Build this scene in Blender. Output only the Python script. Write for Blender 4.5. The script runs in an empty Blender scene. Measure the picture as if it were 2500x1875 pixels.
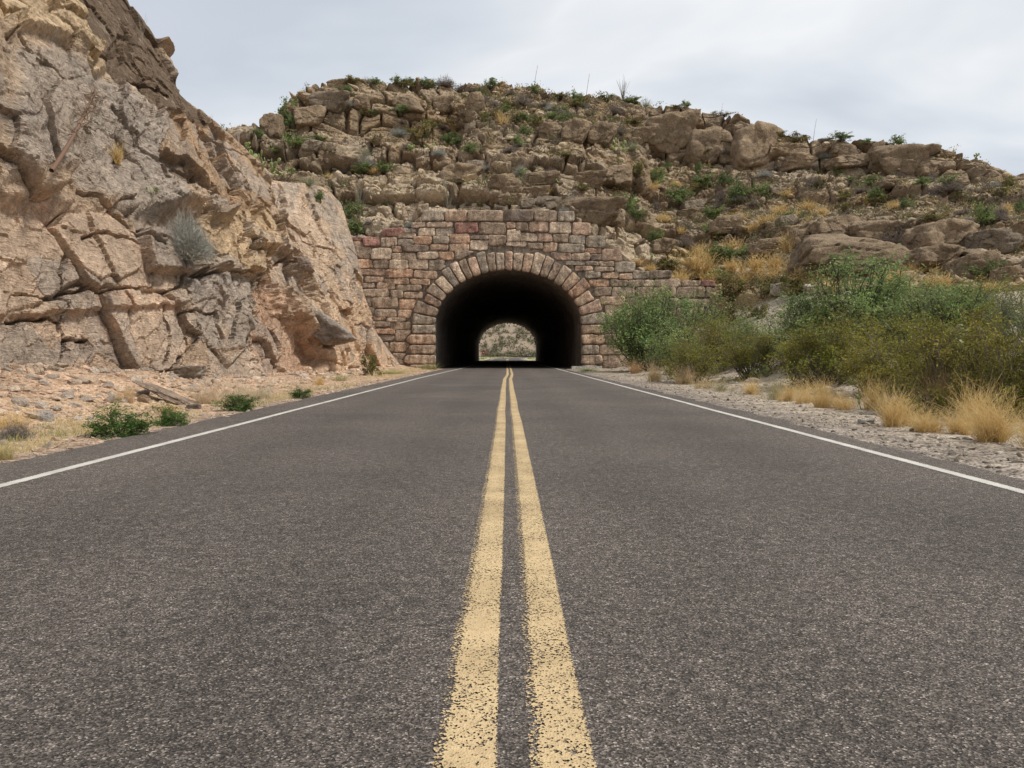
import bpy, math, random
import numpy as np
from mathutils import Vector, Matrix
from mathutils.bvhtree import BVHTree

# ------------------------------------------------------------------ camera, sky, sun, exposure
scene = bpy.context.scene
C = scene.collection
F = 2016.0                    # focal length in photo pixels (2500 wide)
CAMZ = 0.95
PITCH = math.atan((937.5 - 868) / F)
YAW = math.atan((1250 - 1237) / F)
cam_d = bpy.data.cameras.new("camera")
cam_d.sensor_width = 36.0
cam_d.lens = F / 2500 * 36.0
cam_d.clip_start = 0.05
cam_d.clip_end = 9000
cam = bpy.data.objects.new("camera", cam_d)
C.objects.link(cam)
cam.location = (0.0, 0.0, CAMZ)
cam.rotation_euler = (math.pi / 2 - PITCH, 0, -YAW)
scene.camera = cam
CR = np.array(cam.rotation_euler.to_matrix())

SUN_EL, SUN_AZ = math.radians(56), math.radians(108)     # azimuth from +Y clockwise: high on the right, a little behind the camera
world = bpy.data.worlds.new("World")
scene.world = world
world.use_nodes = True
def build_world():
    nt = world.node_tree
    nt.nodes.clear()
    N, L = nt.nodes.new, nt.links.new
    out = N('ShaderNodeOutputWorld'); bg = N('ShaderNodeBackground')
    sky = N('ShaderNodeTexSky'); sky.sky_type = 'NISHITA'; sky.sun_disc = False
    sky.sun_elevation = SUN_EL; sky.sun_rotation = SUN_AZ
    sky.air_density = 1.2; sky.dust_density = 1.5
    tc = N('ShaderNodeTexCoord'); sep = N('ShaderNodeSeparateXYZ')
    L(tc.outputs['Generated'], sep.inputs[0])
    def math_(op, a, b=None):
        m = N('ShaderNodeMath'); m.operation = op
        for i, x in enumerate((a, b)):
            if x is None: continue
            if isinstance(x, (int, float)): m.inputs[i].default_value = x
            else: L(x, m.inputs[i])
        return m.outputs[0]
    den = math_('ADD', math_('MAXIMUM', sep.outputs[2], 0.0), 0.16)
    cx = math_('DIVIDE', sep.outputs[0], den); cy = math_('DIVIDE', sep.outputs[1], den)
    comb = N('ShaderNodeCombineXYZ'); L(cx, comb.inputs[0]); L(cy, comb.inputs[1])
    def noise(scale, det, rough, off, sc=(1, 1, 1)):
        mp = N('ShaderNodeMapping'); mp.inputs['Location'].default_value = off; mp.inputs['Scale'].default_value = sc
        L(comb.outputs[0], mp.inputs[0])
        n = N('ShaderNodeTexNoise'); n.inputs['Scale'].default_value = scale
        n.inputs['Detail'].default_value = det; n.inputs['Roughness'].default_value = rough
        n.inputs['Distortion'].default_value = 0.35
        L(mp.outputs[0], n.inputs['Vector']); return n.outputs['Fac']
    def ramp(fac, stops):
        r = N('ShaderNodeValToRGB'); L(fac, r.inputs[0])
        e = r.color_ramp.elements
        for i, (p, c) in enumerate(stops):
            el = e[i] if i < 2 else e.new(p)
            el.position = p; el.color = (*c, 1)
        return r.outputs[0]
    # cloud brightness: large soft sheets with grey-blue undersides
    c1 = ramp(noise(0.8, 5, 0.5, (2.6, 7.9, 0), (0.8, 1.15, 1)),
              [(0.37, (0.69, 0.74, 0.82)), (0.47, (0.86, 0.90, 0.95)), (0.55, (1.04, 1.05, 1.06)), (0.68, (0.84, 0.91, 1.0))])
    cover = ramp(noise(0.55, 4, 0.55, (7.7, 4.2, 0)), [(0.33, (0.72,) * 3), (0.6, (0.97,) * 3)])
    skc = N('ShaderNodeVectorMath'); skc.operation = 'SCALE'; skc.inputs['Scale'].default_value = 0.11
    L(sky.outputs[0], skc.inputs[0])
    mx = N('ShaderNodeMix'); mx.data_type = 'RGBA'
    L(cover, mx.inputs[0]); L(skc.outputs[0], mx.inputs[6]); L(c1, mx.inputs[7])
    L(mx.outputs[2], bg.inputs[0]); bg.inputs[1].default_value = 0.80
    L(bg.outputs[0], out.inputs[0])
build_world()

sun_d = bpy.data.lights.new("sun", 'SUN')
sun_d.energy = 3.0
sun_d.angle = math.radians(8)
sun_d.color = (1.0, 0.95, 0.87)
sun = bpy.data.objects.new("sun", sun_d)
C.objects.link(sun)
sd = Vector((math.sin(SUN_AZ) * math.cos(SUN_EL), math.cos(SUN_AZ) * math.cos(SUN_EL), math.sin(SUN_EL)))
sun.rotation_euler = sd.to_track_quat('Z', 'Y').to_euler()
scene.view_settings.view_transform = 'Standard'
scene.view_settings.look = 'None'
scene.view_settings.exposure = 0.22
scene.view_settings.gamma = 1.0
scene.cycles.max_bounces = 5
scene.cycles.transparent_max_bounces = 8

# ------------------------------------------------------------------ projection helpers (photo pixels, 2500 x 1875)
def ray(u, v):
    d = np.array([(u - 1250) / F, -(v - 937.5) / F, -1.0])
    d = CR @ d
    return d / d[1]                       # scaled so that y = 1
def at(u, v, Y):
    d = ray(u, v); return np.array([d[0] * Y, Y, CAMZ + d[2] * Y])
def project(P):
    q = (P - np.array([0, 0, CAMZ])) @ CR
    return 1250 + F * q[..., 0] / -q[..., 2], 937.5 - F * q[..., 1] / -q[..., 2]
K = 2500 / 2212.0                         # traced polygons are noted on a 2212 wide copy

# ------------------------------------------------------------------ numpy noise
def _h(ix, iy, iz, s):
    h = (ix.astype(np.int64) * 73856093) ^ (iy.astype(np.int64) * 19349663) ^ (iz.astype(np.int64) * 83492791) ^ (s * 2654435761 & 0xffffffff)
    h = h & 0xffffffff
    h = ((h ^ (h >> 16)) * 0x45d9f3b) & 0xffffffff
    h = ((h ^ (h >> 16)) * 0x45d9f3b) & 0xffffffff
    h = h ^ (h >> 16)
    return h
def _f(h): return (h & 0xffffff).astype(np.float32) / 16777216.0
def vnoise(p, seed=0):
    i = np.floor(p); f = (p - i).astype(np.float32); i = i.astype(np.int64)
    f = f * f * (3 - 2 * f)
    r = 0
    for dx in (0, 1):
        wx = f[..., 0] if dx else 1 - f[..., 0]
        for dy in (0, 1):
            wy = f[..., 1] if dy else 1 - f[..., 1]
            for dz in (0, 1):
                wz = f[..., 2] if dz else 1 - f[..., 2]
                r = r + wx * wy * wz * _f(_h(i[..., 0] + dx, i[..., 1] + dy, i[..., 2] + dz, seed))
    return r * 2 - 1
def fbm(p, octv=4, seed=0, gain=0.5):
    a, t, s = 1.0, 0, 0
    for o in range(octv):
        s = s + a * vnoise(p * (2.03 ** o) + o * 17.3, seed + o); t += a; a *= gain
    return s / t
def ridged(p, octv=4, seed=0):
    a, t, s = 1.0, 0, 0
    for o in range(octv):
        s = s + a * (1 - np.abs(vnoise(p * (2.1 ** o) + o * 9.1, seed + o)) * 2); t += a; a *= 0.5
    return s / t
def voronoi(p, seed=0, jit=0.85):
    sh = p.shape[:-1]; p = p.reshape(-1, 3); jv = (jit,) * 3 if np.isscalar(jit) else jit
    i = np.floor(p).astype(np.int64); n = len(p)
    F1 = np.full(n, 9.0, np.float32); F2 = F1.copy()
    ID = np.zeros(n, np.int64); V = np.zeros((n, 3), np.float32)
    for dx in (-1, 0, 1):
        for dy in (-1, 0, 1):
            for dz in (-1, 0, 1):
                jx, jy, jz = i[:, 0] + dx, i[:, 1] + dy, i[:, 2] + dz
                h = _h(jx, jy, jz, seed)
                r1 = (h & 1023).astype(np.float32) / 1023 - .5
                r2 = ((h >> 10) & 1023).astype(np.float32) / 1023 - .5
                r3 = ((h >> 20) & 1023).astype(np.float32) / 1023 - .5
                vx = (p[:, 0] - (jx + .5 + jv[0] * r1)).astype(np.float32)
                vy = (p[:, 1] - (jy + .5 + jv[1] * r2)).astype(np.float32)
                vz = (p[:, 2] - (jz + .5 + jv[2] * r3)).astype(np.float32)
                d = np.sqrt(vx * vx + vy * vy + vz * vz)
                c = d < F1
                F2 = np.where(c, F1, np.minimum(F2, d))
                F1 = np.where(c, d, F1)
                ID = np.where(c, h, ID)
                V[c, 0] = vx[c]; V[c, 1] = vy[c]; V[c, 2] = vz[c]
    def rnd(k):
        return _f(_h(ID, ID * 0 + k, ID * 0 + 5, 77)).reshape(sh)
    return F1.reshape(sh), F2.reshape(sh), rnd, V.reshape(sh + (3,))
def sstep(a, b, x):
    t = np.clip((x - a) / (b - a), 0, 1); return t * t * (3 - 2 * t)
def in_poly(u, v, poly):
    r = np.zeros(u.shape, bool); n = len(poly); j = n - 1
    for i in range(n):
        xi, yi = poly[i]; xj, yj = poly[j]
        c = ((yi > v) != (yj > v)) & (u < (xj - xi) * (v - yi) / (yj - yi + 1e-9) + xi)
        r ^= c; j = i
    return r
def poly_soft(u, v, poly, soft):
    """1 inside, 0 outside, fading over soft pixels"""
    ins = in_poly(u, v, poly)
    d = np.full(u.shape, 1e9)
    n = len(poly)
    for i in range(n):
        x0, y0 = poly[i]; x1, y1 = poly[(i + 1) % n]
        dx, dy = x1 - x0, y1 - y0
        t = np.clip(((u - x0) * dx + (v - y0) * dy) / (dx * dx + dy * dy + 1e-9), 0, 1)
        d = np.minimum(d, np.hypot(u - x0 - t * dx, v - y0 - t * dy))
    return np.clip(np.where(ins, 0.5 + d / soft, 0.5 - d / soft), 0, 1)

# ------------------------------------------------------------------ mesh helpers
def link_mesh(name, V, faces_list, mat, parent=None, col=None, smooth=True, uv=None):
    """faces_list: list of int arrays (n,3) or (n,4)"""
    me = bpy.data.meshes.new(name)
    V = np.asarray(V, np.float32).reshape(-1, 3)
    me.vertices.add(len(V)); me.vertices.foreach_set('co', V.ravel())
    tot = sum(f.size for f in faces_list); nf = sum(len(f) for f in faces_list)
    me.loops.add(tot); me.polygons.add(nf)
    idx = np.concatenate([np.asarray(f, np.int32).ravel() for f in faces_list])
    me.loops.foreach_set('vertex_index', idx)
    sizes = np.concatenate([np.full(len(f), f.shape[1], np.int32) for f in faces_list])
    st = np.concatenate([[0], np.cumsum(sizes)[:-1]]).astype(np.int32)
    me.polygons.foreach_set('loop_start', st)
    me.polygons.foreach_set('use_smooth', np.full(nf, smooth, bool))
    if col is not None:
        ca = me.color_attributes.new('Col', 'FLOAT_COLOR', 'POINT')
        cc = np.ones((len(V), 4), np.float32); cc[:, :3] = np.asarray(col).reshape(-1, 3)
        ca.data.foreach_set('color', cc.ravel())
    if uv is not None:
        ul = me.uv_layers.new(name='UVMap')
        ul.data.foreach_set('uv', np.asarray(uv, np.float32)[idx].ravel())
    me.update(calc_edges=True); me.validate()
    if mat is not None: me.materials.append(mat)
    o = bpy.data.objects.new(name, me); C.objects.link(o)
    if parent is not None: o.parent = parent
    return o
def grid_faces(R, Cn):
    a = np.arange(R * Cn).reshape(R, Cn)
    return np.stack([a[:-1, :-1], a[:-1, 1:], a[1:, 1:], a[1:, :-1]], -1).reshape(-1, 4)
def tag(o, label=None, cat=None, group=None, kind=None):
    if label: o['label'] = label
    if cat: o['category'] = cat
    if group: o['group'] = group
    if kind: o['kind'] = kind
    return o
def empty(name, loc=(0, 0, 0), rz=0.0):
    o = bpy.data.objects.new(name, None); C.objects.link(o)
    o.location = loc; o.rotation_euler = (0, 0, rz); return o
class MB:
    def __init__(s): s.V = []; s.F3 = []; s.F4 = []; s.col = []; s.n = 0
    def add(s, V, F, col):
        V = np.asarray(V, np.float32).reshape(-1, 3)
        F = np.asarray(F)
        if F.size:
            (s.F3 if F.shape[1] == 3 else s.F4).append(F + s.n)
        s.V.append(V); s.col.append(np.broadcast_to(np.asarray(col, np.float32), V.shape)); s.n += len(V)
    def build(s, name, mat, parent=None, smooth=True):
        fl = []
        if s.F3: fl.append(np.concatenate(s.F3))
        if s.F4: fl.append(np.concatenate(s.F4))
        return link_mesh(name, np.concatenate(s.V), fl, mat, parent, np.concatenate(s.col), smooth)
def tube(mb, pts, rad, col, sides=4):
    pts = np.asarray(pts, float); n = len(pts)
    rad = np.broadcast_to(rad, (n,)) if np.ndim(rad) else np.full(n, rad)
    T = np.gradient(pts, axis=0); T /= np.linalg.norm(T, axis=1)[:, None] + 1e-9
    up = np.array([0.3, 0.9, 0.2])
    A = np.cross(T, up); A /= np.linalg.norm(A, axis=1)[:, None] + 1e-9
    B = np.cross(T, A)
    an = np.arange(sides) * 2 * math.pi / sides
    V = pts[:, None] + rad[:, None, None] * (np.cos(an)[None, :, None] * A[:, None] + np.sin(an)[None, :, None] * B[:, None])
    ids = np.arange(n * sides).reshape(n, sides)
    nx = np.roll(ids, -1, axis=1)
    Fq = np.stack([ids[:-1], nx[:-1], nx[1:], ids[1:]], -1).reshape(-1, 4)
    mb.add(V.reshape(-1, 3), Fq, col)

# ------------------------------------------------------------------ materials
def new_mat(name):
    m = bpy.data.materials.new(name); m.use_nodes = True
    nt = m.node_tree; nt.nodes.clear()
    out = nt.nodes.new('ShaderNodeOutputMaterial'); b = nt.nodes.new('ShaderNodeBsdfPrincipled')
    nt.links.new(b.outputs[0], out.inputs[0])
    b.inputs['Roughness'].default_value = 0.9
    b.inputs['Specular IOR Level'].default_value = 0.2
    return m, nt, b, out
def n_noise(nt, scale, det=4, rough=0.6, vec=None, dist=0.0):
    n = nt.nodes.new('ShaderNodeTexNoise'); n.inputs['Scale'].default_value = scale
    n.inputs['Detail'].default_value = det; n.inputs['Roughness'].default_value = rough; n.inputs['Distortion'].default_value = dist
    if vec is not None: nt.links.new(vec, n.inputs['Vector'])
    return n
def n_ramp(nt, fac, stops, interp='LINEAR'):
    r = nt.nodes.new('ShaderNodeValToRGB'); nt.links.new(fac, r.inputs[0]); r.color_ramp.interpolation = interp
    e = r.color_ramp.elements
    for i, (p, c) in enumerate(stops):
        el = e[i] if i < 2 else e.new(p)
        el.position = p; el.color = (*(c if isinstance(c, (tuple, list)) else (c,) * 3), 1)
    return r.outputs[0]
def n_mix(nt, mode, fac, a, b):
    m = nt.nodes.new('ShaderNodeMix'); m.data_type = 'RGBA'; m.blend_type = mode
    for sock, x in ((0, fac), (6, a), (7, b)):
        if isinstance(x, (int, float)): m.inputs[sock].default_value = x
        elif isinstance(x, tuple): m.inputs[sock].default_value = (*x, 1)
        else: nt.links.new(x, m.inputs[sock])
    return m.outputs[2]
def n_math(nt, op, a, b=None, clamp=False):
    m = nt.nodes.new('ShaderNodeMath'); m.operation = op; m.use_clamp = clamp
    for i, x in enumerate((a, b)):
        if x is None: continue
        if isinstance(x, (int, float)): m.inputs[i].default_value = x
        else: nt.links.new(x, m.inputs[i])
    return m.outputs[0]
def geo_pos(nt): return nt.nodes.new('ShaderNodeNewGeometry').outputs['Position']
def n_bump(nt, h, dist, strength=1.0, nrm=None):
    b = nt.nodes.new('ShaderNodeBump'); b.inputs['Distance'].default_value = dist; b.inputs['Strength'].default_value = strength
    nt.links.new(h, b.inputs['Height'])
    if nrm is not None: nt.links.new(nrm, b.inputs['Normal'])
    return b.outputs[0]
def n_col(nt):
    a = nt.nodes.new('ShaderNodeVertexColor'); a.layer_name = 'Col'; return a.outputs['Color']

def rock_material(name, fine=3.0, bump=0.06, contrast=0.5, slant=False, streak=False):
    m, nt, b, _ = new_mat(name)
    P = geo_pos(nt)
    n1 = n_noise(nt, fine, 8, 0.7, P, 0.4).outputs['Fac']
    n2 = n_noise(nt, fine * 4.5, 6, 0.65, P).outputs['Fac']
    v = nt.nodes.new('ShaderNodeTexVoronoi'); v.feature = 'DISTANCE_TO_EDGE'; v.inputs['Scale'].default_value = fine * 0.9
    wv = nt.nodes.new('ShaderNodeVectorMath'); wv.operation = 'ADD'
    nn = n_noise(nt, fine * 0.8, 4, 0.6, P)
    nt.links.new(P, wv.inputs[0]); sc = nt.nodes.new('ShaderNodeVectorMath'); sc.operation = 'SCALE'; sc.inputs['Scale'].default_value = 0.8 / fine
    nt.links.new(nn.outputs['Color'], sc.inputs[0]); nt.links.new(sc.outputs[0], wv.inputs[1]); nt.links.new(wv.outputs[0], v.inputs['Vector'])
    crack = n_ramp(nt, v.outputs['Distance'], [(0.0, 0.0), (0.05, 1.0)])
    lo, hi = 1 - contrast * 0.55, 1 + contrast * 0.55
    c = n_mix(nt, 'MULTIPLY', 1.0, n_col(nt), n_ramp(nt, n1, [(0.3, (lo, lo * .98, lo * .96)), (0.5, (1, 1, 1)), (0.7, (hi, hi, hi * .98))]))
    c = n_mix(nt, 'MULTIPLY', 1.0, c, n_ramp(nt, n2, [(0.35, lo + .12), (0.65, hi - .1)]))
    if streak:                                  # water stains running down the stones
        ms = nt.nodes.new('ShaderNodeMapping'); ms.inputs['Scale'].default_value = (3.2, 3.2, .45); nt.links.new(P, ms.inputs[0])
        sn = n_noise(nt, 1.0, 5, 0.65, ms.outputs[0]).outputs['Fac']
        c = n_mix(nt, 'MULTIPLY', 1.0, c, n_ramp(nt, sn, [(0.38, (.62, .60, .58)), (0.52, (1, 1, 1)), (0.7, (1.12, 1.12, 1.1))]))
    nt.links.new(c, b.inputs['Base Color'])
    h = n_math(nt, 'ADD', n_math(nt, 'MULTIPLY', n1, 1.6), n_math(nt, 'MULTIPLY', n2, 0.5))
    h = n_math(nt, 'ADD', h, n_math(nt, 'MULTIPLY', crack, 0.18))
    if slant:                                   # slanting splintered bedding
        mp = nt.nodes.new('ShaderNodeMapping'); mp.inputs['Rotation'].default_value = (math.radians(-34), 0, 0); mp.inputs['Scale'].default_value = (1.2, .55, 3.4)
        nt.links.new(P, mp.inputs[0])
        rn = n_noise(nt, 1.3, 8, 0.72, mp.outputs[0], 0.6).outputs['Fac']
        h = n_math(nt, 'ADD', h, n_math(nt, 'MULTIPLY', n_math(nt, 'ABSOLUTE', n_math(nt, 'SUBTRACT', rn, 0.5)), 2.6))
    nt.links.new(n_bump(nt, h, bump * 2.2, 1.0), b.inputs['Normal'])
    b.inputs['Roughness'].default_value = 0.95
    return m
M_CLIFF = rock_material('limestone_cliff', 2.2, 0.08, 0.6, True)
M_HILL = rock_material('weathered_limestone', 2.2, 0.10, 0.55)
M_STONE = rock_material('rubble_stone', 3.6, 0.03, 1.0, False, True)
M_BOULDER = rock_material('loose_rock', 4.0, 0.05, 0.5)

def leaf_material(name, trans=0.35):
    m, nt, b, out = new_mat(name)
    c = n_col(nt)
    nt.links.new(c, b.inputs['Base Color'])
    b.inputs['Roughness'].default_value = 0.7
    t = nt.nodes.new('ShaderNodeBsdfTranslucent'); nt.links.new(c, t.inputs[0])
    mx = nt.nodes.new('ShaderNodeMixShader'); mx.inputs[0].default_value = trans
    nt.links.new(b.outputs[0], mx.inputs[1]); nt.links.new(t.outputs[0], mx.inputs[2]); nt.links.new(mx.outputs[0], out.inputs[0])
    return m
M_LEAF = leaf_material('leaf', 0.35)
M_GRASS = leaf_material('dry_grass', 0.3)
def plain_col_mat(name, rough=0.85):
    m, nt, b, _ = new_mat(name); nt.links.new(n_col(nt), b.inputs['Base Color']); b.inputs['Roughness'].default_value = rough
    return m
M_TWIG = plain_col_mat('bark')
M_PAD = plain_col_mat('cactus_skin', 0.6)
M_SIGN = plain_col_mat('painted_metal', 0.5)

def ground_material():
    m, nt, b, _ = new_mat('gravel_ground')
    P = geo_pos(nt)
    v = nt.nodes.new('ShaderNodeTexVoronoi'); v.inputs['Scale'].default_value = 26; nt.links.new(P, v.inputs['Vector'])
    v2 = nt.nodes.new('ShaderNodeTexVoronoi'); v2.inputs['Scale'].default_value = 9; nt.links.new(P, v2.inputs['Vector'])
    sep = nt.nodes.new('ShaderNodeSeparateColor'); nt.links.new(v.outputs['Color'], sep.inputs[0])
    sep2 = nt.nodes.new('ShaderNodeSeparateColor'); nt.links.new(v2.outputs['Color'], sep2.inputs[0])
    c = n_mix(nt, 'MULTIPLY', 1.0, n_col(nt), n_ramp(nt, sep.outputs[0], [(0.0, (0.45, .43, .42)), (0.25, (.8, .79, .78)), (1.0, (1.3, 1.3, 1.3))]))
    c = n_mix(nt, 'MULTIPLY', 1.0, c, n_ramp(nt, sep2.outputs[1], [(0.0, 0.75), (1.0, 1.2)]))
    n1 = n_noise(nt, 1.3, 6, 0.6, P).outputs['Fac']
    c = n_mix(nt, 'MULTIPLY', 1.0, c, n_ramp(nt, n1, [(0.35, (.78, .75, .72)), (0.62, (1.12, 1.12, 1.12))]))
    nt.links.new(c, b.inputs['Base Color'])
    h = n_math(nt, 'ADD', n_math(nt, 'MULTIPLY', v.outputs['Distance'], -0.6), n_math(nt, 'MULTIPLY', v2.outputs['Distance'], -1.0))
    nt.links.new(n_bump(nt, h, 0.05, 1.0), b.inputs['Normal'])
    return m
M_GROUND = ground_material()

def asphalt_material():
    m, nt, b, _ = new_mat('asphalt')
    P = geo_pos(nt)
    v = nt.nodes.new('ShaderNodeTexVoronoi'); v.inputs['Scale'].default_value = 185; nt.links.new(P, v.inputs['Vector'])
    sep = nt.nodes.new('ShaderNodeSeparateColor'); nt.links.new(v.outputs['Color'], sep.inputs[0])
    c = n_ramp(nt, sep.outputs[0], [(0.0, (.022, .020, .018)), (0.35, (.058, .052, .048)), (0.7, (.112, .102, .094)), (0.93, (.19, .175, .16)), (1.0, (.40, .38, .35))])
    v3 = nt.nodes.new('ShaderNodeTexVoronoi'); v3.inputs['Scale'].default_value = 38; nt.links.new(P, v3.inputs['Vector'])
    sep3 = nt.nodes.new('ShaderNodeSeparateColor'); nt.links.new(v3.outputs['Color'], sep3.inputs[0])
    c = n_mix(nt, 'MULTIPLY', 1.0, c, n_ramp(nt, sep3.outputs[0], [(0.0, .80), (0.8, 1.05), (1.0, 1.3)]))
    n1 = n_noise(nt, 0.35, 5, 0.6, P).outputs['Fac']
    c = n_mix(nt, 'MULTIPLY', 1.0, c, n_ramp(nt, n1, [(0.35, (.82, .81, .82)), (0.65, (1.15, 1.14, 1.12))]))
    n5 = n_noise(nt, 14, 3, 0.7, P).outputs['Fac']
    c = n_mix(nt, 'MULTIPLY', 1.0, c, n_ramp(nt, n5, [(0.35, .80), (0.65, 1.20)]))
    # wheel tracks: polished, a touch darker on each lane
    sx = nt.nodes.new('ShaderNodeSeparateXYZ'); nt.links.new(P, sx.inputs[0])
    ax = n_math(nt, 'ABSOLUTE', sx.outputs[0])
    tr = n_ramp(nt, n_math(nt, 'DIVIDE', ax, 4.0), [(0.0, 1.06), (0.22, .84), (0.36, 1.02), (0.62, .86), (0.8, 1.06)])
    c = n_mix(nt, 'MULTIPLY', 0.8, c, tr)
    c = n_mix(nt, 'MULTIPLY', 1.0, c, (.97, .905, .85))
    nt.links.new(c, b.inputs['Base Color'])
    nt.links.new(n_bump(nt, v.outputs['Distance'], 0.0028, 1.0), b.inputs['Normal'])
    b.inputs['Roughness'].default_value = 0.88
    b.inputs['Specular IOR Level'].default_value = 0.25
    return m
M_ASPH = asphalt_material()

def paint_material(name, colA, colB, wear):
    """UV.x: 0..1 across the stripe (sheet is wider than the paint), UV.y: metres along"""
    m, nt, b, out = new_mat(name)
    P = geo_pos(nt)
    uv = nt.nodes.new('ShaderNodeUVMap'); sx = nt.nodes.new('ShaderNodeSeparateXYZ'); nt.links.new(uv.outputs[0], sx.inputs[0])
    prof = n_ramp(nt, sx.outputs[0], wear)
    v = nt.nodes.new('ShaderNodeTexVoronoi'); v.inputs['Scale'].default_value = 165; nt.links.new(P, v.inputs['Vector'])
    sep = nt.nodes.new('ShaderNodeSeparateColor'); nt.links.new(v.outputs['Color'], sep.inputs[0])
    n1 = n_noise(nt, 230, 3, 0.7, P).outputs['Fac']
    n2 = n_noise(nt, 3, 3, 0.6, P).outputs['Fac']
    val = n_math(nt, 'ADD', n_math(nt, 'MULTIPLY', sep.outputs[1], 0.62), n_math(nt, 'MULTIPLY', n1, 0.5))
    val = n_math(nt, 'ADD', val, n_math(nt, 'MULTIPLY', n_math(nt, 'SUBTRACT', n2, 0.5), 0.5))
    mask = n_math(nt, 'LESS_THAN', val, prof)
    c = n_mix(nt, 'MIX', n_ramp(nt, n_noise(nt, 40, 5, 0.7, P).outputs['Fac'], [(0.4, 0.0), (0.62, 1.0)]), colA, colB)
    c = n_mix(nt, 'MULTIPLY', 1.0, c, n_ramp(nt, n_noise(nt, 1.7, 5, 0.65, P).outputs['Fac'], [(0.35, (.80, .78, .76)), (0.62, (1.06, 1.05, 1.04))]))
    nt.links.new(c, b.inputs['Base Color']); b.inputs['Roughness'].default_value = 0.75
    nt.links.new(n_bump(nt, v.outputs['Distance'], 0.003, 1.0), b.inputs['Normal'])
    t = nt.nodes.new('ShaderNodeBsdfTransparent')
    mx = nt.nodes.new('ShaderNodeMixShader'); nt.links.new(mask, mx.inputs[0]); nt.links.new(t.outputs[0], mx.inputs[1]); nt.links.new(b.outputs[0], mx.inputs[2])
    nt.links.new(mx.outputs[0], out.inputs[0])
    return m
M_YEL = paint_material('yellow_road_paint', (.56, .425, .24), (.48, .36, .205),
                       [(0.0, 0.0), (0.08, 0.36), (0.19, 0.42), (0.26, 0.73), (0.55, 0.79), (0.95, 0.75), (1.0, 0.3)])
M_YEL2 = M_YEL
M_WHT = paint_material('white_road_paint', (.54, .525, .48), (.5, .48, .45),
                       [(0.0, 0.1), (0.16, 0.84), (0.5, 0.95), (0.84, 0.84), (1.0, 0.1)])
#=====PART2=====
# ------------------------------------------------------------------ ground
def ground_h(x, y):
    x = np.asarray(x, float); y = np.asarray(y, float)
    near = 1 - sstep(90, 130, y)
    # left verge climbs as a talus to the foot of the cliff
    l = np.clip(-x - 4.6, 0, None)
    tal = np.interp(y, [0, 17, 23, 28, 34, 46, 55, 60], [.16, .17, .13, .06, .05, .06, .12, .14])
    zl = np.where(l < 1.4, l * 0.02, 0.028 + (l - 1.4) * tal * np.clip((l - 1.4) / 1.5, 0, 1))
    # right bank
    r = np.clip(x - 4.3, 0, None)
    sl = np.interp(y, [0, 30, 42, 52, 62], [.20, .24, .30, .46, .50])
    x0 = np.interp(y, [0, 10, 20, 40, 60], [8.5, 8.0, 7.5, 7.8, 7.6])
    q = np.clip(x - x0, 0, None)
    zr = r * 0.01 + q * sl * np.clip(q / 2.0, 0, 1)
    cap = np.interp(y, [0, 42, 52, 62], [0, 0, 1, 1]); zr = np.minimum(zr, (.70 + .135 * np.clip(x, 0, 60)) * (1 - cap) + 5.4 * cap)
    z = (zl + zr) * near
    z = z + np.clip(y - 175, 0, 400) * 0.0022
    P = np.stack([x, y, y * 0], -1)
    w = sstep(4.4, 6.5, np.abs(x))
    z = z + w * (fbm(P * 0.5, 3, 3) * 0.10 + fbm(P * 2.2, 3, 5) * 0.035 + ridged(P * 6.0, 2, 8) * 0.012) * near
    return z - 0.05 * (1 - sstep(4.0, 4.7, np.abs(x))) - 0.015
xs = np.unique(np.concatenate([np.linspace(-16, -4, 130), np.linspace(-4, 4, 17), np.linspace(4, 24, 190),
     -np.geomspace(16, 3500, 40), np.geomspace(24, 3500, 44)]))
ys = np.unique(np.concatenate([np.linspace(-60, 2, 14), np.geomspace(2, 62, 330), np.linspace(62, 160, 25), np.geomspace(160, 4200, 60)]))
GX, GY = np.meshgrid(xs, ys)
GZ = ground_h(GX, GY)
GP = np.stack([GX, GY, GZ], -1)
def ground_colour(P):
    x, y = P[..., 0], P[..., 1]
    q = P * np.array([1, 1, 0])
    n = fbm(q * 0.7, 4, 21); n2 = fbm(q * 2.5, 3, 22)
    grav = np.array([.39, .33, .26]); pink = np.array([.52, .36, .245]); dirt = np.array([.33, .25, .18]); straw = np.array([.46, .36, .2])
    c = np.where((x < 0)[..., None], pink, grav) * (1 + 0.18 * n[..., None])
    # grey-brown grit beside the asphalt
    edge = 1 - sstep(4.3, 5.3, np.abs(x) + n2 * 0.5)
    c = c * (1 - edge[..., None] * .65) + np.array([.22, .19, .17]) * edge[..., None] * .65
    s = sstep(0.05, 0.3, n2 + n * .5) * sstep(4.8, 5.4, -x) * (1 - sstep(6.8, 8.0, -x))
    c = c * (1 - .55 * s[..., None]) + straw * .55 * s[..., None]
    far = sstep(150, 175, y)
    c = c * (1 - far[..., None]) + np.array([.42, .38, .22]) * (1 + .3 * n[..., None]) * far[..., None]
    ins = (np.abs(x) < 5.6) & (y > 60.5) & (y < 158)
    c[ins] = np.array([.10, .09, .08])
    return c
ground = link_mesh('ground', GP, [grid_faces(*GX.shape)], M_GROUND, col=ground_colour(GP))
tag(ground, kind='structure')

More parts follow.
